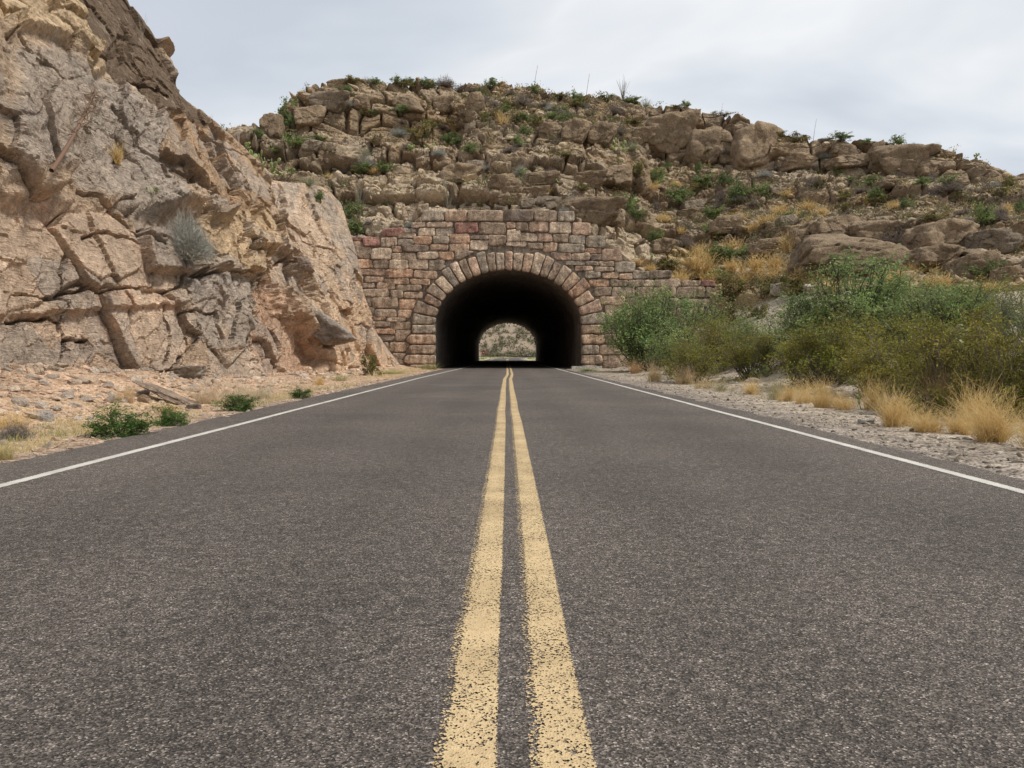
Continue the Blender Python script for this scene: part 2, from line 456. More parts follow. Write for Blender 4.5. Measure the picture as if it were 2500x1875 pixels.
# ------------------------------------------------------------------ road and painted lines
def road_path(y):
    y = np.asarray(y, float)
    return 0.0 + np.clip(y - 200, 0, None) ** 2 * 0.0007
def road_z(y): return np.clip(np.asarray(y, float) - 175, 0, 400) * 0.0022
def strip(name, yy, xl, xr, z, mat, n=2, uvx=None, label=None):
    rows = []
    for k in range(n):
        t = k / (n - 1)
        rows.append(np.stack([road_path(yy) + xl * (1 - t) + xr * t, yy, road_z(yy) + z], -1))
    V = np.stack(rows, 1)
    uv = np.stack([np.broadcast_to(np.linspace(0, 1, n), V.shape[:2]), np.broadcast_to(yy[:, None], V.shape[:2])], -1)
    o = link_mesh(name, V, [grid_faces(len(yy), n)], mat, uv=uv.reshape(-1, 2))
    tag(o, kind='structure'); return o
yy = np.unique(np.concatenate([np.linspace(-20, 1.5, 40), np.geomspace(1.5, 62, 900), np.linspace(62, 400, 160)]))
yp = np.stack([yy * 1.0, yy * 0, yy * 0], -1)
jag = fbm(yp * 2.5, 4, 31) * 0.10
jag2 = fbm(yp * 2.0, 4, 35) * 0.16
strip('road', yy, -4.42 + jag, 4.02 + jag2, 0.0, M_ASPH)
shift = np.interp(yy, [0, 33, 37, 42, 60, 400], [0.025, 0.025, 0.10, 0.16, 0.16, 0.1])
wob = fbm(yp * 0.35, 3, 41) * 0.012
def line(name, x0, w, mat):
    strip(name, yy, shift + wob + x0 - w / 2, shift + wob + x0 + w / 2, 0.004, mat)
line('road_marking', -0.125, 0.165, M_YEL)
line('road_marking', 0.105, 0.165, M_YEL)
lsh = np.interp(yy, [0, 34, 44, 62, 400], [0, 0, .12, .35, .35])
strip('road_marking', yy, -3.75 + lsh + wob, -3.622 + lsh + wob, 0.004, M_WHT)
strip('road_marking', yy, 3.526 + wob, 3.654 + wob, 0.004, M_WHT)

# ------------------------------------------------------------------ rocky hill over the tunnel
def k2(*pts): return [(a * K, b * K) for a, b in pts]
hu = np.arange(470, 2440, 2.0)          # columns in the 2212-wide copy
crest_pts = [(400, 330), (540, 292), (566, 256), (600, 245), (628, 222), (648, 200), (680, 184), (735, 175), (850, 170), (1000, 180), (1200, 196), (1300, 205), (1400, 217),
             (1520, 237), (1600, 249), (1640, 266), (1700, 289), (1750, 299), (1850, 306), (1960, 318), (2020, 322), (2080, 331), (2130, 350), (2180, 374), (2212, 392), (2300, 440), (2450, 500)]
bot_pts = [(400, 500), (740, 520), (830, 500), (900, 478), (930, 461), (1240, 461), (1260, 490), (1300, 515), (1340, 545), (1400, 588), (1500, 606), (1560, 640), (1700, 628), (1900, 612), (2212, 612), (2450, 612)]
vc = np.interp(hu, *zip(*crest_pts)); vb = np.interp(hu, *zip(*bot_pts))
Yc = np.interp(hu, [470, 700, 1000, 1400, 1700, 2000, 2212, 2450], [76, 80, 89, 87, 81, 75, 70, 66])
Yb = np.interp(hu, [470, 1500, 1560, 1700, 1900, 2212, 2450], [61.0, 61.0, 59, 53, 47, 42.5, 40])
R = 330
T = np.linspace(0, 1, R)[:, None]
U = np.broadcast_to(hu[None], (R, len(hu))) * K
V2 = (vb + 4)[None] * (1 - T) + vc[None] * T
Vp = V2 * K
# bedding coordinate: level at the left, dipping to the right
gdip = np.interp(hu, [0, 950, 2450], [0, 0, 160])[None]
Wc = V2 - gdip
wn = vnoise(np.stack([U / 260, Vp / 120, U * 0], -1), 51) * 7 + vnoise(np.stack([U / 90, Vp / 90, U * 0], -1), 52) * 3
Ww = Wc + wn
bench = np.full(Ww.shape, 0.10)
for c0, hw, a in [(198, 5, .7), (232, 3.5, .9), (304, 9, 1.5), (336, 5, 1.0), (357, 4, .7), (388, 6, 1.1), (426, 5, 1.0), (455, 4, .7), (478, 6, 1.0), (512, 5, 1.0), (545, 6, 1.0), (580, 7, 1.2), (610, 6, 1)]:
    bench += a * np.exp(-((Ww - c0) / hw) ** 2) * (0.75 + .5 * vnoise(np.stack([U / 150, Vp * 0 + c0, U * 0], -1), 53))
# slope regions that are rubble and scrub rather than ledges
rub = poly_soft(U, Vp, k2((1010, 170), (1400, 205), (1400, 330), (1180, 300), (1000, 250)), 60)
rub = np.maximum(rub, poly_soft(U, Vp, k2((1340, 370), (1480, 390), (2212, 440), (2212, 520), (1900, 480), (1700, 560), (1500, 560), (1380, 460)), 60) * .7)
bench = bench * (1 - rub) + 0.55 * rub
band = poly_soft(U, Vp, k2((560, 235), (1000, 232), (1000, 298), (560, 300)), 8)
bench = bench * (1 - band * .8)
band2 = poly_soft(U, Vp, k2((1400, 222), (1640, 262), (2100, 340), (2190, 385), (2190, 425), (1830, 388), (1500, 362), (1385, 320)), 10)
bench = bench * (1 - band2 * .8) + .04 * band2
S = np.cumsum(bench, 0); S = (S - S[:1]) / (S[-1:] - S[:1])
Yd = Yb[None] * (1 - S) + Yc[None] * S
D = np.stack([(U - 1250) / F, -(Vp - 937.5) / F, -np.ones_like(U)], -1) @ CR.T
D = D / D[..., 1:2]
HP = D * Yd[..., None] + np.array([0, 0, CAMZ])
def grid_normals(P):
    a = np.gradient(P, axis=1); b = np.gradient(P, axis=0)
    n = np.cross(a, b); n /= np.linalg.norm(n, axis=-1, keepdims=True) + 1e-12
    return n
def blur(A, r):
    for ax in (0, 1):
        k = np.ones(2 * r + 1) / (2 * r + 1)
        pad = [(0, 0)] * A.ndim; pad[ax] = (r, r)
        Ap = np.pad(A, pad, mode='edge'); cs = np.cumsum(Ap, axis=ax)
        cs = np.concatenate([np.zeros_like(np.take(cs, [0], ax)), cs], ax)
        n = A.shape[ax]
        A = (np.take(cs, np.arange(2 * r + 1, 2 * r + 1 + n), ax) - np.take(cs, np.arange(0, n), ax)) / (2 * r + 1)
    return A
HN = grid_normals(HP)
if HN[..., 2].mean() < 0: HN = -HN
flat0 = sstep(.62, .9, blur(HN, 2)[..., 2])
HNs = blur(HN, 9); HNs /= np.linalg.norm(HNs, axis=-1, keepdims=True)
out = np.array([0.0, -0.86, 0.34]); DN = HNs * .5 + out; DN /= np.linalg.norm(DN, axis=-1, keepdims=True)
dip = 0.10
q = HP.copy(); q[..., 2] += dip * HP[..., 0]
warp = np.stack([fbm(q * .35, 3, 61), fbm(q * .35, 3, 62), fbm(q * .35, 3, 63)], -1)
qa = q * np.array([1 / 3.6, 1 / 5.0, 1 / 2.3]) + warp * np.array([.3, .3, .22])
lz = q[..., 2] / 2.05 + warp[..., 2] * .8 + .35 * np.sin(q[..., 2] * .55)
li = np.floor(lz); fr = lz - li
qa = np.stack([qa[..., 0] * (1.25 - .3 * np.sin(li * 2.3)) + li * 7.7, qa[..., 1] * .9, li + .5], -1)
F1, F2, rnd, VV = voronoi(qa, 64, (.85, .8, 0.0))
lrec = 1 - np.abs(2 * fr - 1) ** 9
lrnd = _f(_h(li.astype(np.int64), li.astype(np.int64) * 0, li.astype(np.int64) * 0, 5)) - .5
e = F2 - F1
n0 = fbm(q * 1.3, 4, 65); nf = fbm(q * 5, 3, 66)
disp = sstep(0, .13, e + nf * .03) ** .6 * lrec * 1.05 - .6 + (rnd(1) - .5) * .55 + lrnd * 1.5 + (rnd(2) - .5) * VV[..., 0] * .7 - (fr - .5) * .3
qb = q * np.array([1 / 1.15, 1 / 1.2, 1 / .8]) + warp * .5
G1, G2, rb, VB = voronoi(qb, 67, .85)
eb = G2 - G1
mb_ = sstep(.08, .4, n0 + rub * .42 + flat0 * .25)
disp = disp * (1 - .4 * rub) + mb_ * (sstep(0, .3, eb) ** .7 * .22 - .12 + (rb(1) - .5) * .3)
lay = np.abs(((q[..., 2] * 1.15 + warp[..., 2] * .8 + rnd(4)) % 1.0) - .5)
disp += -.12 * (1 - sstep(0, .1, lay)) * (1 - mb_)
H1, H2, rc, VC = voronoi(q * np.array([2.4, 2.4, 3.2]) + warp, 68, .9)
disp += (sstep(0, .3, H2 - H1) * .14 + rc(1) * .12 - .1) * np.clip(mb_ * .5 + flat0, 0, 1)
disp += n0 * .10 + nf * .025 + fbm(q * 2.5, 3, 69) * .05
disp *= np.interp(T, [0, .04, 1], [.3, 1, 1])
bm_ = poly_soft(U, Vp, k2((1340, 545), (1380, 570), (1500, 590), (1780, 520), (2212, 590), (2212, 700), (1340, 700)), 40)   # gentle grassy foot
HPd = HP + DN * disp[..., None] * (1 - .6 * bm_[..., None])
# keep the skyline where it belongs, then roll over the crest and down behind
crest = HPd[-1].copy(); extra = []
for i in range(1, 22):
    w = crest.copy(); w[:, 1] += i ** 1.35 * 0.55
    w[:, 2] = crest[:, 2] - np.clip(i - 4, 0, None) ** 1.45 * 0.28 + fbm(np.stack([w[:, 0] * .4, w[:, 1] * .4, w[:, 0] * 0], -1), 3, 70) * .25
    extra.append(w)
below = HPd[0].copy(); low = []
for i in (2, 1):
    w = below.copy(); w[:, 2] -= i * 1.6; w[:, 1] += 0.25 * i; low.append(w)
HA = np.concatenate([np.stack(low), HPd, np.stack(extra)])
nl, ne = 2, len(extra)
NA = grid_normals(HA)
if NA[..., 2].mean() < 0: NA = -NA
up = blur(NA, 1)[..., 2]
qq = HA.copy()
f1 = fbm(qq * .12, 3, 71); f2 = fbm(qq * .8, 4, 72); f3 = fbm(qq * 3, 3, 73)
def padrows(A): return np.concatenate([np.repeat(A[:1], nl, 0), A, np.repeat(A[-1:], ne, 0)])
cell = padrows(rnd(6)); cellb = padrows(rb(4))
brown = np.array([.305, .225, .148]); dark = np.array([.19, .145, .10]); grey = np.array([.31, .25, .185]); cream = np.array([.56, .45, .32]); orange = np.array([.38, .25, .135])
col = brown * np.ones(HA.shape)
def mixc(c, to, w): return c * (1 - w[..., None]) + to * w[..., None]
col = mixc(col, dark, sstep(.1, .5, f2 + (cell - .5) * .5) * .6)
col = mixc(col, grey, sstep(.0, .5, -f2 + (cell - .5) * .9) * .55)
col = mixc(col, orange, sstep(.1, .45, f3 * .6 + f1) * .4)
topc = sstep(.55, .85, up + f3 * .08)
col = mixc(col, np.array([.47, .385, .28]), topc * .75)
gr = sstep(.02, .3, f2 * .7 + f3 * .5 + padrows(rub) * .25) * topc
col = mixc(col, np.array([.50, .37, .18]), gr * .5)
Ua, Va = project(HA)
Uw, Vw = Ua + f3 * 14 + f2 * 18, Va + f2 * 14 + f3 * 8
cm = poly_soft(Uw, Vw, k2((790, 400), (870, 385), (960, 395), (1000, 440), (920, 465), (850, 500), (770, 500), (775, 440)), 16)
cm = np.maximum(cm, poly_soft(Uw, Vw, k2((1255, 475), (1390, 478), (1430, 520), (1445, 570), (1390, 590), (1330, 545), (1295, 510), (1250, 490)), 12))
cm = np.maximum(cm, .8 * poly_soft(Uw, Vw, k2((930, 436), (1250, 440), (1250, 470), (920, 470)), 8))
cm = np.maximum(cm, .55 * poly_soft(Uw, Vw, k2((1000, 340), (1100, 330), (1170, 420), (1000, 420)), 20))
col = mixc(col, cream, cm * .8)
gm = poly_soft(Uw, Vw, k2((1440, 525), (1560, 530), (1760, 540), (1800, 600), (2212, 600), (2212, 680), (1500, 680), (1440, 600)), 14)
col = mixc(col, np.array([.50, .38, .2]), gm * .6)
col *= (1 + .1 * (cellb - .5))[..., None]
fh = grid_faces(*HA.shape[:2])
hill = link_mesh('hill', HA, [fh], M_HILL, col=col, smooth=False)
tag(hill, kind='structure')

# ------------------------------------------------------------------ cliff cut beside the road on the left
ctab = np.array([  # Y, Xfoot, Xtop, Ztop
    [9, -10.5, -16.5, 17], [16, -10.2, -17, 18], [22, -9.9, -17, 18.5], [26, -9.1, -17, 18.6], [31, -8.8, -16.6, 18.0], [35, -8.6, -16.0, 16.1], [36.2, -8.5, -15.5, 14.2],
    [38, -8.5, -14.9, 12.9], [40.5, -8.4, -13.6, 11.6], [42.5, -8.4, -12.9, 10.9], [43.6, -8.4, -12.9, 10.5], [44.2, -8.4, -12.6, 10.1], [46, -8.4, -12.1, 10.5], [48.5, -8.3, -11.5, 10.95],
    [50.5, -8.3, -10.9, 11.1], [52.2, -8.2, -10.4, 10.5], [53.3, -8.2, -10.4, 9.6], [54.5, -8.0, -10.8, 8.5], [55.6, -7.9, -11.3, 7.3], [56.3, -7.9, -11.1, 6.2], [57, -7.8, -10.4, 4.4], [58, -7.7, -9.5, 3.1], [58.7, -7.6, -8.6, 1.6], [59.3, -7.4, -7.7, .35]])
dy_ = np.linspace(9, 59.3, 4000)
uf = (np.interp(dy_, ctab[:, 0], ctab[:, 1]) / dy_) * F + 1237
ucols = np.arange(uf[0] + 1, uf[-1] - .5, 2.0)
YC = np.interp(ucols, uf, dy_)
ncol = len(YC)
# columns lose density towards the portal: add evenly spaced ones
YC = np.unique(np.concatenate([YC, np.linspace(30, 59.3, 240)])); ncol = len(YC)
xf, xt, zt = (np.interp(YC, ctab[:, 0], ctab[:, k]) for k in (1, 2, 3))
RZ = 470
t = np.linspace(0, 1, RZ)[:, None]
zb = -0.7
Zc = zb + (zt[None] - zb) * t
Xc = xf[None] + (xt - xf)[None] * (t ** 1.45 * .85 + t * .15)
CP = np.stack([Xc, np.broadcast_to(YC[None], Xc.shape), Zc], -1)
CN = grid_normals(CP)
if CN[..., 0].mean() < 0: CN = -CN
CNs = blur(CN, 12); CNs += np.array([.1, -.45, .0]); CNs /= np.linalg.norm(CNs, axis=-1, keepdims=True)
cu, cv = project(CP)
a1 = math.radians(-32)
Rm = np.array([[1, 0, 0], [0, math.cos(a1), -math.sin(a1)], [0, math.sin(a1), math.cos(a1)]])
w3 = np.stack([fbm(CP * .3, 3, 81), fbm(CP * .3, 3, 82), fbm(CP * .3, 3, 83)], -1)
lowm = sstep(440 * K, 480 * K, cv + w3[..., 0] * 40)             # below: blocky, above: slanting slabs
qs = CP @ Rm.T
def facets(p, wp, seed, amp_off, amp_tilt, gap, crack, jit=.85):
    a, b_, r_, v_ = voronoi(p + wp, seed, jit); v_ = v_ - wp
    ee = b_ - a
    crack = crack * (.15 + .85 * sstep(-.15, .3, fbm(p * .8 + 3, 2, seed + 40)))
    return (r_(1) - .5) * amp_off + ((r_(2) - .5) * v_[..., 0] + (r_(3) - .5) * v_[..., 1] + (r_(4) - .5) * v_[..., 2]) * amp_tilt - crack * (1 - sstep(0, gap, ee)), r_, ee
dA1, rA, eA = facets(qs * np.array([1 / 4.6, 1 / 6.5, 1 / 2.9]), w3 * .4, 84, 1.0, 1.1, .05, .28)
dA2, rA2, eA2 = facets(CP * np.array([1 / 4, 1 / 4.2, 1 / 2.6]), w3 * .35, 85, .8, .8, .045, .35)
d = dA1 * (1 - lowm) + dA2 * lowm
dB1, rB, eB = facets(qs * np.array([.6, .4, .95]), w3 * .5, 86, .30, .70, .05, .10)
dB2, rB2, eB2 = facets(CP * np.array([.6, .55, .7]), w3 * .5, 87, .22, .50, .05, .10)
tex = sstep(-.25, .25, fbm(CP * .25, 2, 88))
d += (dB1 * (1 - lowm) + dB2 * lowm) * (.45 + .55 * tex)
dC, rC, eC = facets(qs * np.array([1.6, 1.2, 2.6]), w3 * 1.0, 89, .09, .26, .06, .03)
d += dC * (.3 + .35 * (1 - tex))
dD, rD, eD = facets(qs * np.array([4.5, 3.2, 7.5]), w3 * 2.5, 90, .03, .09, .08, .008)
d += dD * .45
spl = ridged(qs * np.array([.8, .45, 2.4]) + w3 * 1.5, 4, 190)
d += (spl - .2) * (.14 * (1 - lowm) + .03 * lowm) * (.3 + .7 * tex)
d += .8 * (1 - sstep(42.6, 43.6, CP[..., 1] + w3[..., 1] * 1.5)) * (1 - lowm)
d += fbm(CP * .45, 3, 91) * .2 + fbm(CP * 3, 4, 92) * .06
# traced masses
uw = cu + fbm(CP * .9, 3, 93) * 16 + fbm(CP * 4, 2, 94) * 5
vw = cv + fbm(CP * .9, 3, 95) * 16 + fbm(CP * 4, 2, 96) * 5
def PM(soft, *pts): return poly_soft(uw, vw, k2(*pts), soft)
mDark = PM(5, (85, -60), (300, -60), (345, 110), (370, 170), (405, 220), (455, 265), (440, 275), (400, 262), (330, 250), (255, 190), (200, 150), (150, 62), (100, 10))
mCream = PM(14, (-50, -50), (92, -50), (150, 62), (210, 165), (160, 180), (90, 130), (0, 120), (-50, 120))
mGrey = PM(30, (-50, 150), (110, 160), (250, 200), (330, 240), (335, 300), (330, 400), (385, 470), (260, 480), (100, 400), (-50, 420))
mSlab = PM(6, (325, 235), (440, 270), (520, 330), (580, 395), (592, 480), (575, 530), (520, 500), (470, 440), (420, 410), (312, 372), (322, 320))
mPatch = PM(5, (318, 335), (345, 325), (400, 350), (440, 390), (480, 435), (440, 430), (395, 420), (335, 395), (312, 365))
mCrack1 = PM(4, (425, 275), (460, 290), (455, 315), (500, 400), (515, 455), (500, 455), (470, 400), (440, 330))
mPink = PM(40, (-50, 430), (220, 470), (290, 500), (300, 640), (385, 640), (385, 820), (-50, 830))
mBlk = PM(6, (290, 498), (335, 500), (395, 510), (405, 560), (398, 600), (345, 592), (298, 590), (284, 545))
mBlk2 = PM(8, (395, 600), (470, 596), (545, 600), (550, 700), (540, 745), (470, 760), (400, 740))
mOchre = PM(10, (430, 470), (520, 455), (585, 470), (580, 545), (560, 592), (500, 600), (420, 590), (410, 540))
mRed = PM(14, (556, 585), (600, 590), (640, 680), (690, 740), (700, 820), (600, 830), (560, 760))
mEnd = PM(10, (590, 385), (700, 400), (750, 450), (752, 540), (735, 600), (700, 640), (620, 600), (590, 500))
mUnder = PM(5, (585, 520), (640, 545), (665, 590), (690, 640), (640, 640), (600, 600), (570, 560))
mStep = PM(5, (578, 380), (600, 384), (612, 440), (606, 520), (596, 600), (572, 600), (584, 500))
mRubble = PM(10, (735, 560), (800, 640), (900, 800), (700, 830), (690, 700))
crackline = 0
for pts in ([(0, 640), (60, 645), (105, 655), (115, 638), (160, 632), (200, 636), (240, 630), (330, 628), (345, 640), (385, 625)],
            [(115, 560), (105, 600), (115, 650), (120, 720)], [(385, 600), (380, 680), (395, 760), (345, 800)], [(285, 500), (335, 500), (400, 505)],
            [(400, 600), (480, 597), (550, 590)], [(100, 400), (180, 440), (260, 500), (330, 540)], [(380, 680), (460, 680), (470, 740)], [(280, 530), (200, 510), (150, 530)], [(120, 800), (130, 740), (180, 735)],
            [(355, 215), (300, 180), (215, 160), (150, 60), (115, 10)], [(600, 600), (610, 560), (650, 545)],
            [(430, 280), (475, 300), (480, 340), (520, 400), (530, 470), (520, 560)], [(560, 600), (575, 500), (590, 440)], [(410, 500), (440, 580), (420, 600)], [(545, 590), (550, 700), (540, 760)], [(345, 640), (350, 720), (330, 790)],
            [(0, 185), (60, 215), (130, 260), (180, 300)], [(220, 250), (270, 330), (330, 400)], [(480, 600), (495, 680), (490, 740)], [(0, 700), (60, 690), (115, 700)], [(510, 470), (500, 540), (520, 590)], [(600, 470), (640, 520), (650, 600)], [(660, 420), (690, 500), (730, 560)]):
    pp = [(a * K, b * K) for a, b in pts]; dd = np.full(cu.shape, 1e9)
    for (x0, y0), (x1, y1) in zip(pp[:-1], pp[1:]):
        dx, dy = x1 - x0, y1 - y0
        tt = np.clip(((uw - x0) * dx + (vw - y0) * dy) / (dx * dx + dy * dy), 0, 1)
        dd = np.minimum(dd, np.hypot(uw - x0 - tt * dx, vw - y0 - tt * dy))
    crackline = np.maximum(crackline, 1 - sstep(1.0, 4.5, dd))
d = d * (1 - .45 * np.maximum(mDark, mSlab)) * (1 - .35 * mPink) * (1 - .4 * mEnd)
d += -.35 * mDark + .35 * mCream + .15 * mGrey - .25 * mSlab - .5 * mPatch - .7 * mCrack1 + .25 * mPink + .55 * mBlk + .1 * mBlk2 + .75 * mOchre - 1.0 * mRed + .1 * mEnd - .9 * mUnder
d -= crackline * .55 + mStep * 1.0
# upper rim of the pink base steps out below the long crack
rim = PM(6, (-50, 640), (105, 655), (160, 632), (385, 628), (385, 660), (-50, 690))
d += rim * .22
d = np.where(CP[..., 1] > 48, np.minimum(d, .15 + (d - .15) * .25), d)
fade = np.interp(YC, [9, 56, 58.5, 59.3], [1, 1, .5, .15])[None] * np.interp(t, [0, .05, .93, 1], [.5, 1, 1, .55]) * np.interp(t, [0, .6, 1], [1, 1, .3])
CPd = CP + CNs * (d * fade)[..., None]
top = CPd[-1].copy(); ex = []
for i in range(1, 16):
    w = top.copy(); w[:, 0] -= i ** 1.3 * .45; w[:, 2] += np.minimum(i, 3) * .05 - np.clip(i - 3, 0, None) * .25 + fbm(w * .5, 3, 97) * .2
    ex.append(w)
CA = np.concatenate([CPd, np.stack(ex)])
def pr(A, n=len(ex)): return np.concatenate([A, np.repeat(A[-1:], n, 0)])
g1 = fbm(CA * .35, 4, 101); g2 = fbm(CA * 1.2, 4, 102); g3 = fbm(CA * np.array([3, 3, 1.0]), 4, 103)
NC = grid_normals(CA)
if NC[..., 0].mean() < 0: NC = -NC
ccol = np.array([.43, .33, .245]) * np.ones(CA.shape)
ccol = mixc(ccol, np.array([.35, .305, .27]), pr(mGrey) * .75)
ccol = mixc(ccol, np.array([.50, .385, .30]), pr(mPink) * .7)
ccol = mixc(ccol, np.array([.54, .42, .28]), pr(mCream) * .75)
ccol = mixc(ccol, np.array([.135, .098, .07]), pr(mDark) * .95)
ccol = mixc(ccol, np.array([.37, .255, .165]), pr(mSlab) * .8)
ccol = mixc(ccol, np.array([.18, .145, .12]), pr(mPatch) * .8)
ccol = mixc(ccol, np.array([.27, .235, .21]), pr(mBlk) * .85)
ccol = mixc(ccol, np.array([.32, .28, .25]), pr(mBlk2) * .8)
ccol = mixc(ccol, np.array([.47, .35, .225]), pr(mOchre) * .8)
ccol = mixc(ccol, np.array([.46, .31, .225]), pr(np.maximum(mRed, mUnder * .6)) * .8)
ccol = mixc(ccol, np.array([.46, .35, .26]), pr(mEnd) * .8)
ccol = mixc(ccol, np.array([.56, .41, .29]), pr(mRubble) * .7)
# fresh grey faces and pinkish staining that follow the fracture cells
nd = 1 - pr(np.maximum(mDark, mCream))
ccol = mixc(ccol, np.array([.32, .28, .25]), sstep(.5, .75, pr(rB2(6)) + g2 * .35) * .65 * nd)
ccol = mixc(ccol, np.array([.56, .43, .33]), sstep(.1, .5, g1 * .8 + g2 * .6) * .5 * nd)
ccol = mixc(ccol, np.array([.52, .30, .20]), sstep(.28, .6, g2 + g1 * .3) * .35 * pr(mPink))
ccol = mixc(ccol, np.array([.13, .11, .10]), sstep(.30, .5, g3) * pr(np.maximum(mOchre, mEnd)) * .6)
ccol = mixc(ccol, np.array([.60, .52, .42]), sstep(.35, .6, -g3) * .35)
ccol = ccol * np.array([1.46, 1.41, 1.33]); ccol *= (1 + .16 * (pr(rB(5)) - .5) + .10 * g3)[..., None]
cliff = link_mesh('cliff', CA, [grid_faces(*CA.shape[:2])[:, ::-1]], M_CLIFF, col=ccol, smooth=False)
tag(cliff, kind='structure')
# far side of the tunnel cut: a pale scrubby hillside
fx = np.linspace(-130, 190, 180); fy = np.linspace(0, 1, 90)
FX, FT = np.meshgrid(fx, fy)
FY = 330 + FT * 230 + FX * .15
FZ = -1.0 + FT * 95 + fbm(np.stack([FX * .03, FY * .03, FX * 0], -1), 4, 111) * 6
FZ += fbm(np.stack([FX * .25, FY * .25, FX * 0], -1), 3, 112) * 1.2
FPn = np.stack([FX, FY, FZ], -1)
s1 = fbm(FPn * np.array([.03, .1, .35]), 3, 113); s2 = fbm(FPn * .15, 3, 114)
fcol = mixc(np.array([.29, .23, .17]) * np.ones(FPn.shape), np.array([.17, .14, .105]), sstep(-.1, .25, s1 + s2 * .8) * .8)
far_hill = link_mesh('distant_hillside', FPn, [grid_faces(*FX.shape)], M_HILL, col=fcol)
tag(far_hill, kind='structure')

# one tree of surfaces for setting plants and stones down on
def bvh(V, Fq): return BVHTree.FromPolygons(V.reshape(-1, 3).tolist(), Fq.tolist())
B_ground = bvh(GP, grid_faces(*GX.shape)); B_hill = bvh(HA, fh); B_cliff = bvh(CA, grid_faces(*CA.shape[:2]))
def hit(u, v, which='all', maxd=400):
    """where the sight line of a photo pixel meets the terrain"""
    d_ = Vector(ray(u, v)); d_.normalize(); best = None
    for nme, b_ in (('ground', B_ground), ('hill', B_hill), ('cliff', B_cliff)):
        if which != 'all' and nme not in which: continue
        r_ = b_.ray_cast(Vector((0, 0, CAMZ)), d_, maxd)
        if r_[0] is not None and (best is None or r_[3] < best[1]): best = (r_[0], r_[3], r_[1])
    return (best[0], best[2]) if best else None
def drop(x, y, which=('ground', 'hill', 'cliff')):
    best = None
    for nme, b_ in (('ground', B_ground), ('hill', B_hill), ('cliff', B_cliff)):
        if nme not in which: continue
        r_ = b_.ray_cast(Vector((x, y, 60)), Vector((0, 0, -1)), 100)
        if r_[0] is not None and (best is None or r_[0].z > best.z): best = r_[0]
    return best
#=====PART3=====
# ------------------------------------------------------------------ tunnel portal and lining
PY = 60.0                                  # the wall's face
PPM = F / PY                               # photo pixels per metre there
def wx(u): return float(at(u, 868, PY)[0])
def wz(v): return float(at(1237, v, PY)[2])
TA, TB, TS = 5.27, 3.9, 3.2                # half width, rise, spring height of the opening
TCX = wx(1241.5)
rs = random.Random(5)
PAL = [((.30, .235, .185), 28), ((.42, .30, .225), 20), ((.46, .285, .20), 15), ((.26, .205, .175), 16), ((.34, .16, .125), 5), ((.50, .40, .31), 12), ((.28, .27, .25), 8)]
def pal(r):
    t_ = r.uniform(0, sum(w for _, w in PAL))
    for c, w in PAL:
        t_ -= w
        if t_ <= 0: break
    f = r.uniform(.85, 1.12); return np.array(c) * f
CODES = dict(b=(.29, .215, .155), o=(.46, .285, .185), p=(.42, .285, .205), r=(.30, .15, .12), g=(.30, .25, .195), c=(.54, .42, .31), t=(.40, .30, .22), d=(.21, .16, .125), k=(.45, .31, .215))
def round_poly(P, cut=.16, passes=1):
    for _ in range(passes):
        Q = []
        n = len(P)
        for i in range(n):
            a, b_ = P[i], P[(i + 1) % n]
            L_ = np.linalg.norm(b_ - a); c = min(cut, L_ * .28) / (L_ + 1e-9)
            Q += [a + (b_ - a) * c, b_ - (b_ - a) * c]
        P = np.array(Q)
    return P
def resample(P, n):
    Q = np.vstack([P, P[:1]]); s_ = np.concatenate([[0], np.cumsum(np.linalg.norm(np.diff(Q, axis=0), axis=1))])
    tt = np.linspace(0, s_[-1], n, endpoint=False)
    return np.stack([np.interp(tt, s_, Q[:, k]) for k in (0, 1)], -1)
def clip_half(P, a, n_):
    """keep the side where (p-a).n <= 0"""
    out_ = []; m_ = len(P)
    for i in range(m_):
        p, q_ = P[i], P[(i + 1) % m_]
        dp, dq = (p - a) @ n_, (q_ - a) @ n_
        if dp <= 0: out_.append(p)
        if dp * dq < 0: out_.append(p + (q_ - p) * dp / (dp - dq))
    return np.array(out_)
def area(P): return .5 * abs(np.sum(P[:, 0] * np.roll(P[:, 1], -1) - P[:, 1] * np.roll(P[:, 0], -1))) if len(P) > 2 else 0
